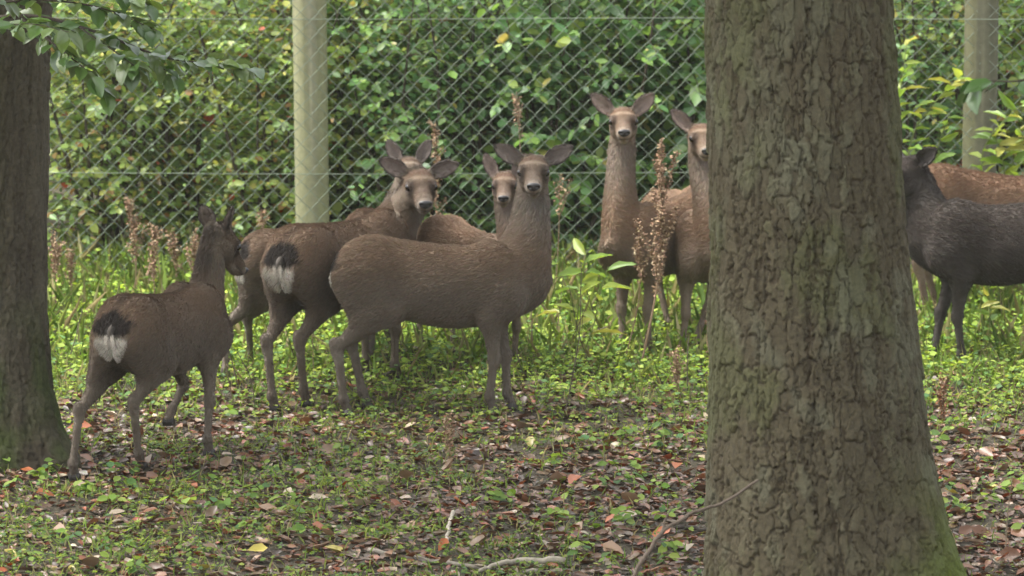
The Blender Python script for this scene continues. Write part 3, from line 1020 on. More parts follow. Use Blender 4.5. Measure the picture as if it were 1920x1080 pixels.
def claw_mesh():
    """cloven hoof: two wedge shaped claws"""
    V, Fq = [], []
    for s in (-1, 1):
        o = len(V)
        prof = [(-.018, .0, .011), (-.020, .030, .013), (.0, .040, .014), (.018, .030, .012), (.040, .004, .005), (.038, .0, .005)]
        for x, z, w in prof:
            for e in (-1, 1):
                V.append([x, s * 0.0125 + e * w * (0.85 if e == -s else 1.0), z])
        for q in range(len(prof)):
            r = (q + 1) % len(prof)
            Fq.append([o + q * 2, o + q * 2 + 1, o + r * 2 + 1, o + r * 2])
        for e in (0, 1):
            Fq.append([o + e, o + 2 + e, o + 8 + e, o + 10 + e])
            Fq.append([o + 2 + e, o + 4 + e, o + 6 + e, o + 8 + e])
    return mesh_np("cloven_hoof", V, np.array(Fq), shade=False)


HOOF = claw_mesh()


def ball(name, rx, ry, rz, nu=14, nv=10):
    V = [[0, 0, -rz]]
    for a in range(1, nv):
        p = -math.pi / 2 + math.pi * a / nv
        for b_ in range(nu):
            q = 2 * math.pi * b_ / nu
            V.append([rx * math.cos(p) * math.cos(q), ry * math.cos(p) * math.sin(q), rz * math.sin(p)])
    V.append([0, 0, rz])
    Q, T = [], []
    for a in range(nv - 2):
        for b_ in range(nu):
            c_ = (b_ + 1) % nu
            Q.append([1 + a * nu + b_, 1 + a * nu + c_, 1 + (a + 1) * nu + c_, 1 + (a + 1) * nu + b_])
    for b_ in range(nu):
        c_ = (b_ + 1) % nu
        T.append([0, 1 + c_, 1 + b_])
        T.append([len(V) - 1, 1 + (nv - 2) * nu + b_, 1 + (nv - 2) * nu + c_])
    return V, Q, T


_v, _q, _t = ball("eye", 0.0195, 0.0195, 0.0195)
EYE = mesh_np("deer_eye", _v, [np.array(_q), np.array(_t)])
# nose pad: broad above, two nostril hollows
_v, _q, _t = ball("nose", 0.017, 0.031, 0.021, 28, 18)
_v = np.array(_v)
_v[:, 1] *= 1 + 0.25 * np.clip(_v[:, 2] / 0.02, -1, 1)
for s in (-1, 1):
    d2 = (_v[:, 1] - s * 0.018) ** 2 / 0.008 ** 2 + (_v[:, 2] - 0.001) ** 2 / 0.006 ** 2
    _v[:, 0] -= np.where(_v[:, 0] > 0, 0.010 * np.exp(-d2), 0)
NOSE = mesh_np("deer_nose", _v, [np.array(_q), np.array(_t)])


def deer(label, feet, head_px, head_yaw, head_pitch, scale=1.0, vox=0.0072, hx=0.50, ear=(30, 30), tint=(1, 1, 1), lift=None,
         n_fur=42000, seed=1, face_out=0.0, yaw=None, hide_head=False, height=1.0, dark=0.0, ear_yaw=8, neck_thick=1.0, white=1.0, shift=(0, 0), hs=1.0, ear_len=.158):
    """feet: photo pixels of hind-far, hind-near, front-far, front-near hooves as (left hind, right hind, left front, right front)"""
    rs = np.random.RandomState(seed)
    F = [gp(*f) for f in feet]
    hind, front = (F[0] + F[1]) / 2, (F[2] + F[3]) / 2
    if yaw is None:
        yaw = math.atan2(front[1] - hind[1], front[0] - hind[0])
    else:
        yaw = math.radians(yaw)
    root = (hind + front) / 2 + np.array([shift[0], shift[1], SLOPE * shift[1]])
    ca, sa = math.cos(yaw), math.sin(yaw)
    tol = lambda p: np.array([(p[0] - root[0]) * ca + (p[1] - root[1]) * sa, -(p[0] - root[0]) * sa + (p[1] - root[1]) * ca, p[2] - root[2]]) / scale
    Lf = [tol(p) for p in F]
    if lift:
        Lf[lift[0]][2] += lift[1]
    slope = (float(gz(root[0] + .35 * ca, root[1] + .35 * sa)) - float(gz(root[0] - .35 * ca, root[1] - .35 * sa))) / 0.7
    sh = lambda p: np.array([p[0], p[1], p[2] * height + slope * p[0]])
    # head: on the sight line of its place in the photo, at the depth its neck reaches
    dep = np.dot(root - CAM, Fv) + hx * scale * sa * math.cos(PITCH)
    hw = at(head_px[0], head_px[1], dep)
    O = tol(hw)
    HR = rot_yp(math.radians(head_yaw) - yaw, math.radians(head_pitch))
    HS = 1.13 * hs
    hp = lambda h, s, v: O + (HR[0] * h + HR[1] * s + HR[2] * v) * HS
    lo = np.array([-.62, -.42, -.12])
    hi = np.array([.78, .42, 1.0])
    ext = np.array([O - 0.34, O + 0.34])
    for p in Lf:
        ext = np.vstack([ext, p - [.12, .12, .10], p + .12])
    lo, hi = np.minimum(lo, ext.min(0)), np.maximum(hi, ext.max(0))
    S = SDF(lo, hi, vox)
    # trunk of the body
    sl, X, Y, Z = S.sub([-.56, -.30, .25], [.70, .30, 1.05])
    xs = np.clip(X, TSI[0, 0], TSI[-1, 0])
    zt = np.interp(xs, TSI[:, 0], TSI[:, 1]) * height + slope * X
    zb_ = np.interp(xs, TSI[:, 0], TSI[:, 2]) * height + slope * X
    w = np.interp(xs, TSI[:, 0], TSI[:, 3])
    c = zt * 0.48 + zb_ * 0.52
    hh = np.where(Z > c, zt - c, c - zb_)
    u = (Z - c) / hh
    kl = np.interp(xs, TSI[:, 0], TSI[:, 4])
    we = w * (1 - 0.16 * np.clip(u, 0, 1)) * (1 - kl * np.clip(-u, 0, 1))
    rr = (np.abs(Y / we) ** 2.2 + np.abs(u) ** 2.2) ** (1 / 2.2)
    ox = np.maximum(np.abs(X - xs), 0)
    d = (rr - 1) * np.minimum(we, hh) * 0.85
    d = np.sqrt(np.maximum(d, 0) ** 2 + ox ** 2) + np.minimum(d, 0)
    S.union(sl, d.astype(np.float32) + .007, 0.001)
    # legs
    fo_, ho_ = .352, -.362
    feet_l = []
    for k_, s in ((0, 1), (1, -1)):
        hip, but, sti, hock, fet, pas = [sh(np.array(v)) for v in ([-.27, .088 * s, .70], [-.37, .07 * s, .655], [-.185, .112 * s, .515], [-.412, .085 * s, .335], [-.372, .08 * s, .082], [-.350, .08 * s, .03])]
        dl = Lf[k_] - np.array([ho_, .08 * s, slope * ho_])
        sti, hock, fet, pas = sti + dl * .18, hock + dl * [.62, .6, .75], fet + dl * [.97, .97, 1], pas + dl
        S.seg(hip, sti, .128, .078, ratio=.54, k=.06)
        S.seg(but, (sti + hock) / 2 + [-.01, 0, .05], .078, .040, ratio=.72, k=.05)
        S.seg(sti, hock, .070, .024, ratio=.66, k=.035)
        S.seg(hock + [-.012, 0, .02], hock + [.0, 0, -.03], .0265, .024, ratio=.75, k=.016)
        S.seg(hock, fet, .0225, .0175, ratio=.82, k=.016)
        S.seg(fet, fet + [0, 0, .01], .0225, .021, k=.012)
        S.seg(fet, pas, .019, .0205, k=.01)
        feet_l.append(pas)
    for k_, s in ((2, 1), (3, -1)):
        sca, sho, elb, kne, fet, pas = [sh(np.array(v)) for v in ([.33, .085 * s, .70], [.40, .105 * s, .56], [.322, .10 * s, .455], [.352, .086 * s, .262], [.345, .08 * s, .082], [.366, .08 * s, .03])]
        dl = Lf[k_] - np.array([fo_, .08 * s, slope * fo_])
        up = 0.0
        if lift and lift[0] == k_:
            kne = kne + [dl[0] * .5 + .09, dl[1] * .5, lift[1] * .75]
            fet = kne + unit(np.array([-.75, 0, -.75])) * .165 if lift[2] else fet + dl
            pas = fet + [-.035, 0, -.045]
        else:
            kne, fet, pas = kne + dl * [.52, .55, .6], fet + dl * [.97, .97, 1], pas + dl
        S.seg(sca, sho, .112, .084, ratio=.52, k=.06)
        S.seg(sho, elb, .078, .052, ratio=.70, k=.04)
        S.seg(elb, kne, .047, .0245, ratio=.78, k=.03)
        S.seg(kne + [.004, 0, .012], kne + [.004, 0, -.012], .0255, .0235, ratio=.9, k=.014)
        S.seg(kne, fet, .0205, .017, ratio=.88, k=.016)
        S.seg(fet, fet + [0, 0, .01], .0215, .0205, k=.012)
        S.seg(fet, pas, .0185, .020, k=.01)
        feet_l.append(pas)
    for s in (-1, 1):                                          # hollow flank, crease behind the shoulder
        S.ell(sh(np.array([-.11, .185 * s, .66])), np.eye(3), (.07, .034, .11), .05, cut=True)
        S.ell(sh(np.array([.205, .178 * s, .60])), np.eye(3), (.022, .024, .13), .04, cut=True)
    # neck
    b0 = sh(np.array([.44, 0, .645]))
    e0 = hp(-.005, 0, -.055)
    v = e0 - b0
    c1 = b0 + unit(np.array([.32, 0, .95])) * np.linalg.norm(v) * .34
    c2 = e0 - unit(np.array([v[0] * .25, v[1] * .25, v[2]])) * np.linalg.norm(v) * .34 - HR[0] * np.array([1, 1, 0]) * .05
    NK = bez(b0, c1, c2, e0, 10)
    tN = np.linspace(0, 1, 10)
    rd = np.interp(tN, [0, .25, .5, .75, 1], [.138, .106, .085, .075, .067]) * neck_thick
    rw = np.interp(tN, [0, .25, .5, .75, 1], [.094, .076, .067, .063, .059]) * neck_thick
    side0, side1 = np.array([0, 1.0, 0]), HR[1]
    if np.dot(side0, side1) < 0 and abs(np.dot(side0, side1)) > .3:
        side1 = -side1
    for q in range(9):
        S.seg(NK[q], NK[q + 1], rd[q], rd[q + 1], side=side0 * (1 - tN[q]) + side1 * tN[q], ratio=rw[q] / rd[q], k=.035)
    # head
    if not hide_head:
        E = lambda c_, r_, k_: S.ell(hp(*c_), HR, np.array(r_) * HS, k_)
        G = lambda a_, b_, ra_, rb_, q_, k_: S.seg(hp(*a_), hp(*b_), ra_ * HS, rb_ * HS, side=HR[1], ratio=q_, k=k_)
        E((.035, 0, -.040), (.082, .061, .058), .03)
        E((.085, 0, -.026), (.060, .056, .036), .025)
        for s in (-1, 1):
            E((.098, .048 * s, -.026), (.034, .019, .020), .016)
            E((.075, .032 * s, -.074), (.058, .031, .042), .025)
        G((.10, 0, -.050), (.222, 0, -.068), .050, .031, .90, .025)
        G((.212, 0, -.064), (.243, 0, -.070), .032, .029, 1.14, .015)
        G((.05, 0, -.092), (.215, 0, -.100), .036, .019, 1.0, .022)
        ears = []
        for s, ea in ((1, ear[0]), (-1, ear[1])):
            el = math.radians(ea)
            hyaw = math.radians(head_yaw) - yaw
            fwd = np.array([math.cos(hyaw), math.sin(hyaw), 0])
            lef = np.array([-math.sin(hyaw), math.cos(hyaw), 0])
            dirn = unit(lef * s * math.cos(el) + np.array([0, 0, math.sin(el)]) - fwd * .12)
            yw = math.radians(ear_yaw)
            opn = fwd * math.cos(yw) + lef * s * math.sin(yw)
            opn = unit(opn - dirn * np.dot(opn, dirn))
            wid = np.cross(dirn, opn)
            base = hp(.002, .046 * s, -.012)
            ears.append((base, dirn, wid, opn))
            sl, X, Y, Z = S.sub(base - .21, base + .21)
            q = (X - base[0], Y - base[1], Z - base[2])
            l_, w_e, o_ = [q[0] * a_[0] + q[1] * a_[1] + q[2] * a_[2] for a_ in (dirn, wid, opn)]
            LE = ear_len
            t_ = np.clip(l_ / LE, 0, 1)
            Wp = np.interp(t_, [0, .12, .3, .5, .7, .86, .95, 1.0], [.020, .031, .041, .043, .036, .022, .011, .001])
            cup = np.interp(t_, [0, .25, .6, 1], [.030, .032, .018, .004])
            th_ = np.interp(t_, [0, .3, 1], [.011, .0062, .0052])
            rel = np.clip(w_e / Wp, -1.2, 1.2)
            d1 = np.abs(o_ - (cup * rel ** 2 - cup * .6)) * .85 - th_
            d2 = np.abs(w_e) - Wp
            d3 = np.maximum(-l_ - .01, l_ - LE)
            d = np.maximum(np.maximum(d1, d2 * .8), d3)
            S.union(sl, d, .012)
    V, Q = S.mesh()
    N = vert_normals(V, Q)
    # ---- coat colours by anatomy
    z0 = slope * V[:, 0]
    zh = (V[:, 2] - z0) / height
    x, y = V[:, 0], V[:, 1]
    C = np.zeros_like(V)
    back = smooth(.55, .80, zh)[:, None]
    C[:] = np.array([.165, .126, .094]) * (1 - back) + np.array([.195, .128, .083]) * back
    mott = (0.5 + fbm(x * 14 + y * 9, zh * 14, seed, 3))[:, None]
    C *= 0.85 + 0.15 * mott
    belly = (smooth(.47, .40, zh) * smooth(-.3, -.2, x) * smooth(.34, .25, x) * smooth(.35, .42, zh) * smooth(0.2, -0.5, N[:, 2]))[:, None]
    C = C * (1 - .7 * belly) + np.array([.26, .225, .18]) * .7 * belly
    leg = smooth(.50, .34, zh)[:, None]
    C = C * (1 - leg) + np.array([.165, .130, .100]) * leg
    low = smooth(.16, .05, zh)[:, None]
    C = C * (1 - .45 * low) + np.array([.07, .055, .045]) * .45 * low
    # nearest place on the neck
    NKf = bez(b0, c1, c2, e0, 60)
    dN = np.linalg.norm(V[:, None] - NKf[None], axis=2)
    tq = np.linspace(0, 1, 60)[dN.argmin(1)]
    onneck = smooth(.30, .17, dN.min(1)) * smooth(.10, .75, tq)
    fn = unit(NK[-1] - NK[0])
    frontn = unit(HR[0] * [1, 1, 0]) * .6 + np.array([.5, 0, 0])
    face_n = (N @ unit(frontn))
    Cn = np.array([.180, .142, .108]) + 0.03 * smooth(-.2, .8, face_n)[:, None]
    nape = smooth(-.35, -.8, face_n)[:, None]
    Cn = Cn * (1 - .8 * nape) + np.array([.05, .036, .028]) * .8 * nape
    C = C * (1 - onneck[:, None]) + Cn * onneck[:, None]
    mid = smooth(.035, .01, np.abs(y)) * smooth(.74, .80, zh) * smooth(.45, .35, x)
    C = C * (1 - .35 * mid[:, None]) + np.array([.07, .05, .038]) * .35 * mid[:, None]
    # rump: dark upper rim, white fan split by the tail
    wob = .012 * (vnoise(y * 60, zh * 60, seed) - .5)
    ay = np.abs(y) + wob
    half = np.interp(zh, [.56, .60, .63, .66, .69, .72], [.01, .035, .058, .078, .082, .06])
    rump = smooth(-.36, -.40, x + wob) * smooth(0.015, -.015, ay - half) * smooth(.555, .59, zh + wob) * smooth(.705, .68, zh + wob)
    rim = smooth(-.335, -.385, x + wob) * smooth(1.12, .88, np.sqrt((ay / .112) ** 2 + ((zh - .700) / .105) ** 2) + 14 * wob) * smooth(.675, .700, zh + wob - .2 * ay)
    C = C * (1 - .93 * rim[:, None]) + np.array([.018, .015, .014]) * .93 * rim[:, None]
    C = C * (1 - white * rump[:, None]) + np.array([.50, .455, .385]) * white * rump[:, None]
    gl = np.zeros(len(V))
    for k_ in (0, 1):
        hk = sh(np.array([-.405, .085 * (1 if k_ == 0 else -1), .285])) + (Lf[k_] - np.array([ho_, .08 * (1 if k_ == 0 else -1), slope * ho_])) * [.68, .66, .8]
        gl = np.maximum(gl, smooth(.05, .02, np.linalg.norm(V - hk, axis=1)))
    C = C * (1 - .4 * gl[:, None]) + np.array([.34, .29, .23]) * .4 * gl[:, None]
    headmask = np.zeros(len(V))
    if not hide_head:
        q = V - O
        hh_, ss, vv = q @ HR[0] / HS, q @ HR[1] / HS, q @ HR[2] / HS
        headmask = smooth(-.03, .03, hh_ - .4 * (vv + .05)) * smooth(.36, .30, np.linalg.norm(q, axis=1)) * smooth(.125, .11, np.abs(ss)) * smooth(-.165, -.115, vv)
        Ch = np.tile(np.array([.145, .100, .068]), (len(V), 1))
        capm = smooth(.098, .078, hh_ + .25 * np.abs(ss)) * smooth(-.035, -.012, vv) * smooth(.062, .040, np.abs(ss))
        Ch = Ch * (1 - .7 * capm[:, None]) + np.array([.098, .052, .030]) * .7 * capm[:, None]
        brow = np.exp(-(((hh_ + .30 * np.abs(ss) - .112) / .011) ** 2)) * smooth(.062, .05, np.abs(ss)) * smooth(-.05, -.025, vv)
        Ch = Ch * (1 - .6 * brow[:, None]) + np.array([.32, .245, .175]) * .6 * brow[:, None]
        cheek = smooth(-.045, -.075, vv) * smooth(.17, .12, hh_)
        Ch = Ch * (1 - .5 * cheek[:, None]) + np.array([.21, .170, .130]) * .5 * cheek[:, None]
        tear = np.exp(-(((hh_ - .145) / .032) ** 2 + ((np.abs(ss) - .038) / .017) ** 2 + ((vv + .045) / .03) ** 2))
        Ch = Ch * (1 - .6 * tear[:, None]) + np.array([.065, .042, .028]) * .6 * tear[:, None]
        eyer = smooth(.052, .026, np.sqrt((hh_ - .116) ** 2 + (np.abs(ss) - .052) ** 2 + (vv + .036) ** 2))
        Ch = Ch * (1 - .85 * eyer[:, None]) + np.array([.05, .034, .025]) * .85 * eyer[:, None]
        bridge = smooth(.12, .16, hh_) * smooth(.24, .2, hh_) * smooth(.028, .012, np.abs(ss)) * smooth(-.06, -.045, vv)
        Ch = Ch * (1 - .35 * bridge[:, None]) + np.array([.13, .10, .08]) * .35 * bridge[:, None]
        muz = smooth(.205, .24, hh_)
        Ch = Ch * (1 - .5 * muz[:, None]) + np.array([.20, .165, .13]) * .5 * muz[:, None]
        chin = smooth(.12, .2, hh_) * smooth(-.088, -.104, vv)
        Ch = Ch * (1 - .65 * chin[:, None]) + np.array([.33, .28, .22]) * .65 * chin[:, None]
        mouth = smooth(.17, .2, hh_) * np.exp(-((vv + .089) / .005) ** 2)
        Ch = Ch * (1 - .7 * mouth[:, None]) + np.array([.04, .03, .025]) * .7 * mouth[:, None]
        C = C * (1 - headmask[:, None]) + Ch * headmask[:, None]
        for base, dirn, wid, opn in ears:
            q = V - base
            l_, w_e, o_ = q @ dirn, q @ wid, q @ opn
            on = smooth(.005, .03, l_) * smooth(.18, .172, l_) * smooth(.07, .055, np.abs(w_e)) * smooth(.06, .05, np.abs(o_))
            inside = smooth(-.1, .35, N @ opn)
            Wp = np.interp(np.clip(l_ / ear_len, 0, 1), [0, .12, .3, .5, .7, .86, .95, 1.0], [.020, .031, .041, .043, .036, .022, .011, .001])
            rimm = smooth(.72, .95, np.abs(w_e) / Wp) + smooth(.82, .98, l_ / ear_len)
            Ci = np.array([.23, .18, .155]) * (1 + .25 * (vnoise(w_e * 260, l_ * 30, seed) - .5))[:, None]
            Cb = np.array([.105, .078, .06])
            Ce = Ci * inside[:, None] + Cb * (1 - inside[:, None])
            rimm = np.clip(rimm, 0, 1)[:, None]
            Ce = Ce * (1 - .85 * rimm) + np.array([.032, .024, .020]) * .85 * rimm
            C = C * (1 - on[:, None]) + Ce * on[:, None]
    bare = np.zeros(len(V))
    if not hide_head:
        bare = np.maximum(smooth(.027, .020, np.sqrt((hh_ - .113) ** 2 + (np.abs(ss) - .060) ** 2 + (vv + .034) ** 2)), smooth(.235, .250, hh_) * smooth(-.10, -.085, vv) * headmask)
    tn = np.asarray(tint, float) * np.array([.80, .83, .85])
    lum = C.mean(1, keepdims=True)
    C = C * tn
    if dark:
        C = C * (1 - dark) + (lum * .13 + np.array([.016, .011, .008])) * dark
    # ---- objects
    root_o = link("deer", None, loc=root, label=label, cat="deer", group="deer of the herd")
    root_o.rotation_euler = (0, 0, yaw)
    root_o.scale = (scale,) * 3
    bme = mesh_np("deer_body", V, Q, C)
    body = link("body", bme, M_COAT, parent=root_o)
    if not hide_head:
        from mathutils import Matrix
        eul = Matrix([[HR[c_][r_] for c_ in range(3)] for r_ in range(3)]).to_euler()
        for s in (1, -1):
            o = link("eye", EYE, M_EYE, parent=root_o, loc=hp(.111, .0535 * s, -.033))
            o.rotation_euler = eul
        o = link("nose", NOSE, M_NOSE, parent=root_o, loc=hp(.264, 0, -.059))
        o.rotation_euler = eul
        o.scale = (1.0, 1.04, 1.02)
    for p in feet_l:
        link("hoof", HOOF, M_HOOF, parent=root_o, loc=p - np.array([0.0, 0, .032]))
    # tail
    t0 = sh(np.array([-.432, 0, .735]))
    tp = catmull([t0, t0 + [-.026, 0, -.025], t0 + [-.026, .0, -.065], t0 + [-.018, 0, -.095]], 5)
    tcol = np.array([.22, .185, .155]) * tn * (1 - .6 * dark)
    link("tail", Build().tube(tp, [.012, .014, .011, .003], 10, tcol * .45).mesh("deer_tail"), M_COAT, parent=root_o)
    # ---- coat hairs
    Tq = V[Q]
    ar = np.linalg.norm(np.cross(Tq[:, 2] - Tq[:, 0], Tq[:, 3] - Tq[:, 1]), axis=1)
    rumpf = rump[Q].mean(1)
    pr = ar * (1 + 6.0 * rumpf)
    pr = pr * np.clip(1 - 1.6 * bare[Q].mean(1), 0, 1) * (1 + 1.2 * headmask[Q].mean(1))
    fi = rs.choice(len(Q), n_fur, p=pr / pr.sum())
    bw = rs.rand(n_fur, 2)
    wts = np.stack([(1 - bw[:, 0]) * (1 - bw[:, 1]), bw[:, 0] * (1 - bw[:, 1]), bw[:, 0] * bw[:, 1], (1 - bw[:, 0]) * bw[:, 1]], 1)
    q4 = Q[fi]
    R = np.einsum('nk,nkj->nj', wts, V[q4])
    NN = unit(np.einsum('nk,nkj->nj', wts, N[q4]))
    CC = np.einsum('nk,nkj->nj', wts, C[q4])
    g = lambda a_: np.einsum('nk,nk->n', wts, a_[q4])
    hm, rm, nk, zz_, lg, rmm = g(headmask), g(rump), g(onneck), g(zh), g(leg[:, 0]), g(rim)
    flow = np.tile(np.array([-1.0, 0, -.45]), (n_fur, 1))
    flow = flow * (1 - lg[:, None]) + np.array([-.15, 0, -1.0]) * lg[:, None]
    fneck = unit(NK[0] - NK[-1])
    flow = flow * (1 - nk[:, None]) + fneck * nk[:, None]
    flow = flow * (1 - hm[:, None]) - HR[0] * hm[:, None]
    fan = np.stack([np.full(n_fur, -.35), np.sign(R[:, 1]) * (.35 + 4 * np.abs(R[:, 1])), np.full(n_fur, -.75)], 1)
    flow = flow * (1 - rm[:, None]) + fan * rm[:, None]
    flow = unit(flow - NN * np.sum(flow * NN, 1, keepdims=True))
    earm = np.zeros(n_fur)
    if not hide_head:
        for base, dirn, wid, opn in ears:
            l_ = (R - base) @ dirn
            e_m = smooth(.01, .03, l_) * smooth(.19, .17, l_) * smooth(.07, .05, np.linalg.norm((R - base) - np.outer(l_, dirn), axis=1))
            earm = np.maximum(earm, e_m)
            flow = unit(flow * (1 - e_m[:, None]) + dirn * e_m[:, None])
    ln = .022 * np.ones(n_fur) * (1 - lg) + .009 * lg
    ln = ln * (1 - nk) + .026 * nk
    ln = ln * (1 - hm) + .0075 * hm
    ln = ln * (1 - earm) + .009 * earm
    ln = ln * (1 - rm) + .024 * rm
    ln = ln * rs.uniform(.6, 1.3, n_fur)
    lf = .24 + .16 * rs.rand(n_fur) + .12 * rm
    d = unit(flow + NN * lf[:, None] + .16 * rs.normal(size=(n_fur, 3)))
    pts = np.stack([R - NN * .002, R + d * (ln * .5)[:, None], R + (d * .96 + (flow - NN * .12) * .18) * ln[:, None]], 1)
    cmix = (rs.rand(n_fur) < .13 * rm)[:, None]
    CC = np.where(cmix, np.array([.13, .10, .08]), CC)
    cj = CC * (1 + (rs.uniform(-.16, .20, n_fur)) * (1 - .55 * np.maximum(hm, lg)))[:, None] * (1 + .05 * rs.normal(size=(n_fur, 3)))
    nt_ = 1500                                                 # the tail's own hair: dark along the middle, white at the sides
    tb = tp[rs.randint(0, len(tp), nt_)]
    ta = rs.uniform(-1, 1, nt_)
    tb = tb + np.stack([np.full(nt_, -.008), ta * .022, rs.uniform(-.008, .008, nt_)], 1)
    td = unit(np.stack([np.full(nt_, -.18), ta * .55, np.full(nt_, -1.0)], 1) + .12 * rs.normal(size=(nt_, 3)))
    tl = rs.uniform(.008, .018, nt_)[:, None]
    pts = np.concatenate([pts, np.stack([tb, tb + td * tl * .5, tb + (td + [.12, 0, 0]) * tl], 1)])
    tw_ = .35 + .5 * smooth(.15, .6, np.abs(ta))[:, None]
    tdk = smooth(-.050, -.030, tb[:, 2] - t0[2])[:, None]                # root of the tail stays blackish
    tw_ = tw_ * (1 - tdk)
    tcol = tcol * (1 - .8 * tdk)
    cj = np.concatenate([cj, (tcol * (1 - tw_) + np.array([.50, .455, .385]) * tw_ * white) * rs.uniform(.7, 1.3, nt_)[:, None]])
    n_fur += nt_
    cv = bpy.data.hair_curves.new("deer_fur")
    cv.add_curves([3] * n_fur)
    cv.attributes["position"].data.foreach_set("vector", pts.astype(np.float32).ravel()) if "position" in cv.attributes else cv.position_data.foreach_set("vector", pts.astype(np.float32).ravel())
    ra = cv.attributes.get("radius") or cv.attributes.new("radius", 'FLOAT', 'POINT')
    ra.data.foreach_set("value", np.tile(np.array([.0014, .0012, .0004], np.float32), n_fur))
    ca_ = cv.attributes.new("col", 'FLOAT_COLOR', 'CURVE')
    c4 = np.ones((n_fur, 4), np.float32)
    c4[:, :3] = np.clip(cj, 0, 1)
    ca_.data.foreach_set("color", c4.ravel())
    link("fur", cv, M_FUR, parent=root_o)
    return root_o


TOCAM = -90
# feet as (left hind, right hind, left front, right front) in the deer's own sense
deer("brown deer walking away past the mossy trunk, head turned aside, white rump patch", [(137, 905), (262, 885), (322, 838), (390, 858)],
     (414, 424), 52, -42, scale=.95, yaw=64, hx=.46, hs=.92, ear=(62, 66), ear_yaw=62, lift=(2, .07, True), seed=1, tint=(.92, .9, .88), neck_thick=.76, shift=(.045, .02), n_fur=60000, ear_len=.128)
deer("deer standing mostly hidden behind the white-rumped deer, only its ear tips and haunch showing", [(424, 722), (474, 696), (735, 676), (698, 696)],
     (767, 300), TOCAM + 4, -10, scale=.85, vox=.0085, hx=.5, ear=(60, 60), seed=2, n_fur=45000)
deer("deer seen from behind with a wide white rump fan, face turned back to the camera", [(512, 766), (572, 756), (688, 706), (742, 716)],
     (785, 322), TOCAM + 8, -16, scale=1.03, hx=.44, ear=(20, 30), seed=3, n_fur=65000, tint=(.95, .92, .9))
deer("large brown deer standing side-on in the middle of the herd, facing the camera", [(684, 757), (648, 770), (954, 766), (920, 773)],
     (1000, 298), TOCAM, -11, scale=1.0, vox=.0068, hx=.53, ear=(27, 30), seed=4, n_fur=85000)
deer("deer peeping out behind the side-on deer's head, its back showing over that deer", [(852, 668), (790, 674), (966, 698), (925, 712)],
     (947, 327), TOCAM - 2, -13, scale=.83, vox=.0078, hx=.50, ear=(62, 62), seed=5, n_fur=50000, tint=(1.1, 1.03, 1.0))
deer("upright long-necked deer facing the camera beside the tall brown seed stalk", [(1352, 642), (1326, 626), (1214, 670), (1166, 670)],
     (1168, 208), TOCAM, -8, scale=.95, hx=.50, ear=(42, 42), seed=6, neck_thick=.90, n_fur=60000, tint=(1.32, 1.24, 1.18))
deer("deer half hidden by the big trunk's edge, one ear and half its face showing", [(1290, 625), (1255, 632), (1302, 668), (1280, 672)],
     (1313, 238), TOCAM + 6, -12, scale=.90, hx=.46, ear=(45, 45), seed=7, n_fur=60000, neck_thick=.92, tint=(1.32, 1.24, 1.18), yaw=-72)
deer("dark blackish deer behind the big trunk, facing the trunk", [(2030, 692), (2010, 674), (1800, 694), (1748, 690)],
     (1706, 300), 212, -18, scale=1.02, vox=.008, hx=.46, ear=(30, 30), ear_yaw=40, seed=8, neck_thick=.85, hs=1.1, shift=(.05, 0), dark=.88, n_fur=40000, yaw=184)
deer("reddish brown deer whose back shows above the dark deer", [(1762, 606), (1742, 618), (1962, 604), (1950, 614)],
     (1985, 180), 30, -20, scale=.98, vox=.010, hx=.5, seed=9, n_fur=45000, white=0.0, tint=(1.1, .95, .86))


# ------------------------------------------------------------------ dry stalks, young plants, twigs
def dry_stalk(base, top, label, seed, width=0.06, frac=0.55, thick=0.004, n=420, col=(0.27, 0.18, 0.115), group="dry brown seed stalks by the fence"):
    rs = np.random.RandomState(seed)
    base, top = np.asarray(base, float), np.asarray(top, float)
    o = link("dry_seed_stalk", None, loc=base, label=label, cat="dry plant", group=group)
    v = top - base
    H = np.linalg.norm(v)
    mid = v * .5 + rs.normal(size=3) * .03 * H
    P = catmull([[0, 0, -.02], mid, v], 10)
    st = Build().tube(P, [thick, thick * .35], 5, np.array(col) * .75)
    hd = Build()
    pts = []
    for k in range(11):
        f = 1 - frac + frac * (k + .5) / 11 * .95
        s_ = P[int(f * (len(P) - 1))]
        a = rs.rand() * 6.28
        ln = width * rs.uniform(.8, 1.9) * (1.2 - .7 * (f - 1 + frac) / frac)
        e_ = s_ + np.array([math.cos(a) * ln * .55, math.sin(a) * ln * .55, ln * rs.uniform(.9, 1.7)])
        hd.tube([s_, (s_ + e_) / 2 + [0, 0, -.01], e_], [thick * .45, thick * .2], 4, np.array(col) * .8)
        t_ = rs.rand(n // 11)[:, None]
        pts.append(s_ * (1 - t_) + e_ * t_ + .007 * rs.normal(size=(n // 11, 3)))
    t_ = 1 - frac * .75 * rs.rand(n // 3)
    pts.append(P[(t_ * (len(P) - 1)).astype(int)] + .008 * rs.normal(size=(n // 3, 3)))
    pts = np.vstack(pts)
    m_ = len(pts)
    hd.leaves(pts, rdir(m_, -.8, .6, rs), rdir(m_, -1, 1, rs), rs.uniform(.010, .022, m_), rs.uniform(.008, .014, m_),
              pick([col, (.33, .22, .14), (.19, .11, .07), (.42, .32, .20)], m_, .25, [4, 3, 2, 1], rs), simple=True)
    link("stem", st.mesh("stalk_stem"), M_SEED, parent=o)
    link("seed_head", hd.mesh("seed_head"), M_SEED, parent=o)
    return o


def stalk_px(px, pyb, ptx, pty, label, seed, **kw):
    b_ = gp(px, pyb)
    d = np.dot(b_ - CAM, Fv)
    dry_stalk(b_, at(ptx, pty, d), label, seed, **kw)


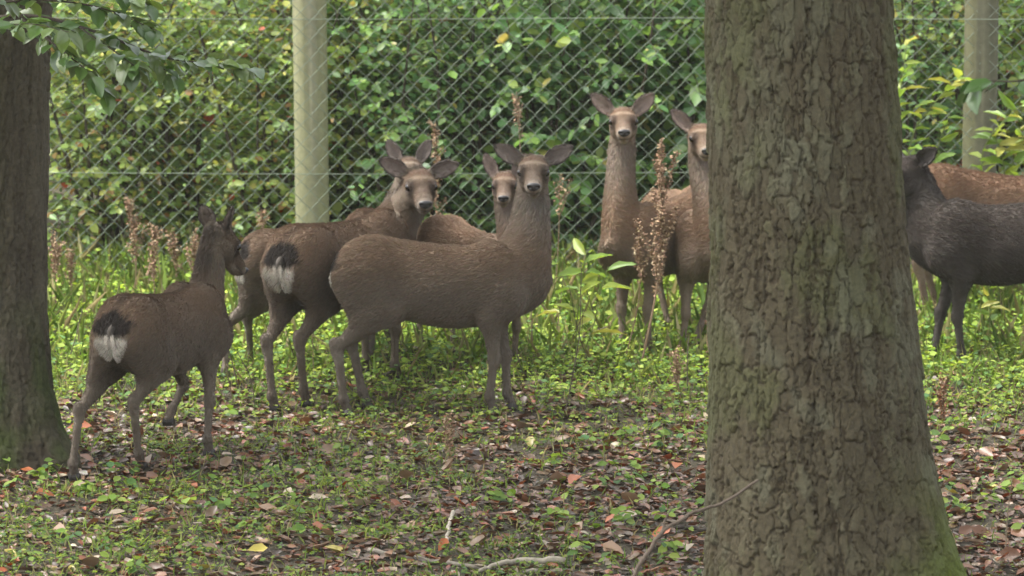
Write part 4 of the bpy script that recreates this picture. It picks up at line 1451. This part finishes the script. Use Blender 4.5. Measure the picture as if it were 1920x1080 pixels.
stalk_px(248, 600, 240, 368, "tall dry seed stalk above the walking deer's back", 1)
stalk_px(292, 592, 290, 428, "dry seed stalk between the tallest stalk and the deer's neck", 2)
stalk_px(322, 588, 322, 440, "dry brown stalk second nearest to the walking deer's neck", 3, n=200)
stalk_px(368, 590, 366, 446, "dry seed stalk touching the back of the walking deer's neck", 4)
stalk_px(104, 600, 102, 462, "dry seed stalk right beside the mossy trunk", 5, n=320, width=.08)
stalk_px(136, 596, 132, 474, "short dry stalk second from the mossy trunk", 6, n=160)
stalk_px(478, 590, 490, 392, "dry seed stalk rising behind the white-rumped deer's back", 7, n=180)
stalk_px(818, 590, 816, 228, "tall dry seed stalk behind the face of the deer with turned head", 8, n=420, frac=.5, width=.075)
stalk_px(1000, 590, 968, 172, "tall pale thin stalk with a small brown head above the middle deer", 9, n=90, frac=.16, width=.05, thick=.005, col=(.26, .19, .13))
stalk_px(1196, 700, 1240, 268, "large brown seed stalk standing before the upright deer's flank", 10, n=1900, frac=.62, width=.12, thick=.0065, col=(.30, .205, .13))
stalk_px(1166, 690, 1200, 420, "thin dry stalk with small seeds in front of the upright deer's chest", 11, n=260, frac=.4, width=.06)
stalk_px(1036, 600, 1050, 330, "dry stem beside the middle deer's neck in front of the fence", 12, n=70, frac=.3, thick=.0035)
stalk_px(1276, 742, 1268, 660, "short dried brown clump in the weeds near the big trunk", 13, n=200, frac=.8, width=.05)
stalk_px(842, 858, 838, 780, "short dried brown clump in the leaf litter before the side-on deer", 14, n=150, frac=.8, width=.035)
stalk_px(1772, 800, 1768, 716, "rusty dry clump right beside the big trunk under the dark deer", 15, n=260, frac=.85, width=.05, col=(.22, .10, .05))
stalk_px(1336, 760, 1328, 560, "dry stalk hugging the big trunk's edge", 16, n=150, frac=.6, width=.03)

NARROW = leaf_variants([(0.20, 0.30, 0.05), (0.26, 0.33, 0.06), (0.15, 0.25, 0.045), (0.33, 0.33, 0.07)], 0.13, 0.042, M_LEAF, "narrow_leaf")


def young_plant(paths, counts, label, seed, lscale=1.0, cat="young plant", col=(0.16, 0.20, 0.06), r=0.004, tilt=.5, down=-.1, leaves=None):
    rs = np.random.RandomState(seed)
    b_ = paths[0][0]
    o = link("young_plant", None, loc=b_, label=label, cat=cat)
    bb = Build()
    for P in paths:
        bb.tube(catmull(np.asarray(P) - b_, 6), [r, r * .35], 5, col)
    link("stem", bb.mesh("plant_stem"), M_LEAF, parent=o)
    from mathutils import Matrix
    for P, nl in zip(paths, counts):
        Q = catmull(np.asarray(P) - b_, 12)
        T = np.gradient(Q, axis=0)
        for k in range(nl):
            f = .25 + .75 * (k + .5) / nl
            ii = int(f * (len(Q) - 1))
            t_ = unit(T[ii])
            a = k * 2.4 + rs.rand()
            d = unit(t_ * .45 + np.array([math.cos(a), math.sin(a), down]) + .2 * rs.normal(size=3))
            nn = unit(np.array([0, -.3, 1.0]) + tilt * rs.normal(size=3))
            nn = unit(nn - d * np.dot(nn, d))
            y_ = np.cross(nn, d)
            lf = link("leaf", (leaves or NARROW)[rs.randint(len(leaves or NARROW))], parent=o, loc=Q[ii])
            lf.rotation_euler = Matrix(((d[0], y_[0], nn[0]), (d[1], y_[1], nn[1]), (d[2], y_[2], nn[2]))).to_euler()
            s_ = lscale * rs.uniform(.7, 1.2)
            lf.scale = (s_, s_, s_)
    return o


def at_g(px, py):
    b_ = gp(px, py)
    return b_, np.dot(b_ - CAM, Fv)


b0, d0 = at_g(1078, 700)
young_plant([[b0, at(1082, 600, d0), at(1092, 520, d0), at(1100, 470, d0)], [b0, at(1060, 620, d0 + .1), at(1040, 540, d0 + .1), at(1046, 480, d0 + .1)], [b0, at(1110, 620, d0 - .1), at(1128, 540, d0 - .1), at(1140, 500, d0 - .1)]],
            [7, 5, 6], "yellow-green broad-leaved young plant between the side-on deer and upright deer", 3, 1.25, tilt=.35)
b0, d0 = at_g(1852, 668)
young_plant([[b0, at(1856, 590, d0), at(1852, 520, d0), at(1850, 450, d0)], [b0, at(1840, 600, d0), at(1838, 550, d0)]], [13, 4],
            "fresh green upright sprig in front of the dark deer's belly", 4, .75, tilt=.7)
b0, d0 = at_g(1700, 588)
young_plant([[b0, at(1690, 420, d0), at(1710, 260, d0), at(1755, 190, d0), at(1805, 138, d0)], [b0, at(1672, 400, d0), at(1676, 240, d0), at(1690, 160, d0), at(1700, 80, d0)], [b0, at(1740, 400, d0), at(1752, 300, d0), at(1780, 215, d0)]],
            [26, 22, 14], "bright green leafy sapling arching out beside the big trunk above the dark deer", 5, 1.0, tilt=.6, r=.007)
b0, d0 = at_g(1880, 586)
young_plant([[b0, at(1850, 400, d0), at(1842, 290, d0), at(1880, 230, d0), at(1925, 190, d0)], [b0, at(1890, 400, d0), at(1880, 300, d0), at(1860, 240, d0)], [b0, at(1930, 400, d0), at(1935, 300, d0), at(1910, 240, d0)], [b0, at(1900, 400, d0), at(1905, 330, d0), at(1890, 270, d0)]],
            [20, 18, 14, 14], "bright green leafy sapling before the far fence post", 6, 1.05, tilt=.6, r=.007)


def stick(pts, r0, r1, label, col=(.12, .095, .075), forks=(), group="fallen sticks on the forest floor", up=.015, nm="fallen_stick"):
    bb = Build()
    rs = np.random.RandomState(int(abs(pts[0][0]) * 7) % 1000)
    for P, a, b_ in [(pts, r0, r1)] + [(f, r1 * 1.1, r1 * .5) for f in forks]:
        W = np.array([p if len(p) == 3 else gp(*p) + [0, 0, up] for p in P], float)
        C_ = catmull(W, 7)
        C_ = C_ + .25 * a * rs.normal(size=C_.shape)
        bb.tube(C_, [a, b_], 7, col)
    return link(nm, bb.mesh(nm), M_TWIG, label=label, cat="stick", group=group)


stick([(690, 1052), (800, 1058), (930, 1070), (1050, 1082)], .012, .008, "long pale fallen branch lying along the front of the leaf litter", (.24, .21, .17))
stick([(1060, 1068), (960, 1066), (900, 1078)], .016, .010, "thick grey stick end lying beside the long pale branch", (.26, .23, .18), up=.03)
stick([(378, 1056), (440, 1064), (505, 1078)], .009, .005, "short brown stick in the front leaf litter", (.17, .12, .09))
stick([(850, 982), (842, 1008), (838, 1036)], .010, .007, "small bleached curved stick in the leaf litter", (.34, .30, .24), up=.03)
stick([(-20, 1010), (40, 1012), (95, 1016)], .012, .006, "grey stick at the picture's edge below the mossy trunk", (.22, .20, .17))
stick([(1268, 994), (1300, 996), (1345, 1000)], .010, .008, "dark stick end poking out beside the big trunk's foot", (.05, .042, .036), up=.03)
stick([(722, 722), (800, 694), (870, 684), (945, 676)], .010, .005, "dark crooked twig lying in the green weeds behind the side-on deer", (.06, .048, .038), up=.05)
stick([(1085, 672), (1120, 655), (1156, 640)], .006, .004, "short dead twig in the weeds before the upright deer", (.14, .11, .085), up=.10)
W = [gp(1128, 1290), at(1160, 1180, 19.88), at(1185, 1092, 19.9), at(1238, 1002, 19.9), at(1300, 962, 19.95), at(1350, 945, 20.0), at(1420, 902, 20.05)]
stick(W, .012, .005, "forked dead twig leaning up against the big trunk's foot", (.11, .085, .065), forks=[[at(1240, 1000, 19.9), at(1246, 980, 19.9), at(1258, 952, 19.9)]])
rs = np.random.RandomState(91)
for q, (px, py, h, where) in enumerate([
        (440, 760, .36, "in front of the walking deer's chest"), (478, 772, .30, "just before the white-rumped deer's hind hoof"), (452, 742, .42, "between walking deer and white-rumped deer"),
        (590, 716, .28, "behind the white-rumped deer's hind leg"), (612, 700, .22, "before the side-on deer's hock"), (1058, 772, .72, "right of the side-on deer's front hooves, tallest of its kind"),
        (1002, 690, .35, "under the side-on deer's chest"), (1116, 704, .45, "at the foot of the yellow-green young plant"), (1144, 664, .40, "beside the upright deer's foreleg"),
        (1035, 668, .42, "behind the yellow-green young plant"), (120, 690, .3, "close to the mossy trunk"), (176, 660, .35, "behind the walking deer's rump"),
        (262, 700, .25, "under the walking deer's belly"), (560, 700, .22, "between the white-rumped deer's hind legs"), (760, 690, .26, "under the side-on deer's belly"),
        (1884, 1060, .35, "in the front corner right of the big trunk"), (1290, 740, .3, "in front of the deer half hidden by the big trunk"), (985, 720, .3, "just right of the side-on deer's forelegs"),
        (1140, 830, .18, "in the leaf litter between side-on deer and big trunk")]):
    b_ = gp(px, py)
    t_ = b_ + np.array([rs.normal() * .10 * h * 3, rs.normal() * .08, h])
    stick([b_ - [0, 0, .02], (b_ + t_) / 2 + rs.normal(size=3) * .012, t_], .0036, .0016, "thin bare dead weed stem " + where, (.09, .07, .05) if q % 3 else (.2, .15, .1),
          forks=[[(b_ + t_) / 2, (b_ + t_) / 2 + [rs.normal() * .05, 0, h * .25]]] if q % 2 else (), group="thin bare dead weed stems", nm="dead_weed_stem")


# ------------------------------------------------------------------ damp autumn air
hv = np.array([[x_, y_, z_] for z_ in (-3.0, 12.0) for y_ in (-430.0, 930.0) for x_ in (-630.0, 630.0)])
hf = np.array([[0, 2, 3, 1], [4, 5, 7, 6], [0, 1, 5, 4], [2, 6, 7, 3], [0, 4, 6, 2], [1, 3, 7, 5]])
m, t, b = mat_new("damp_air")
t.nodes.remove(b)
pv = t.nodes.new("ShaderNodeVolumePrincipled")
pv.inputs["Color"].default_value = (0.93, 0.95, 0.90, 1)
pv.inputs["Density"].default_value = HAZE
pv.inputs["Anisotropy"].default_value = 0.2
t.links.new(pv.outputs[0], t.nodes["Material Output"].inputs["Volume"])
link("haze", mesh_np("haze", hv, hf, shade=False), m, kind="stuff", label="thin pale damp air over the whole clearing", cat="haze")
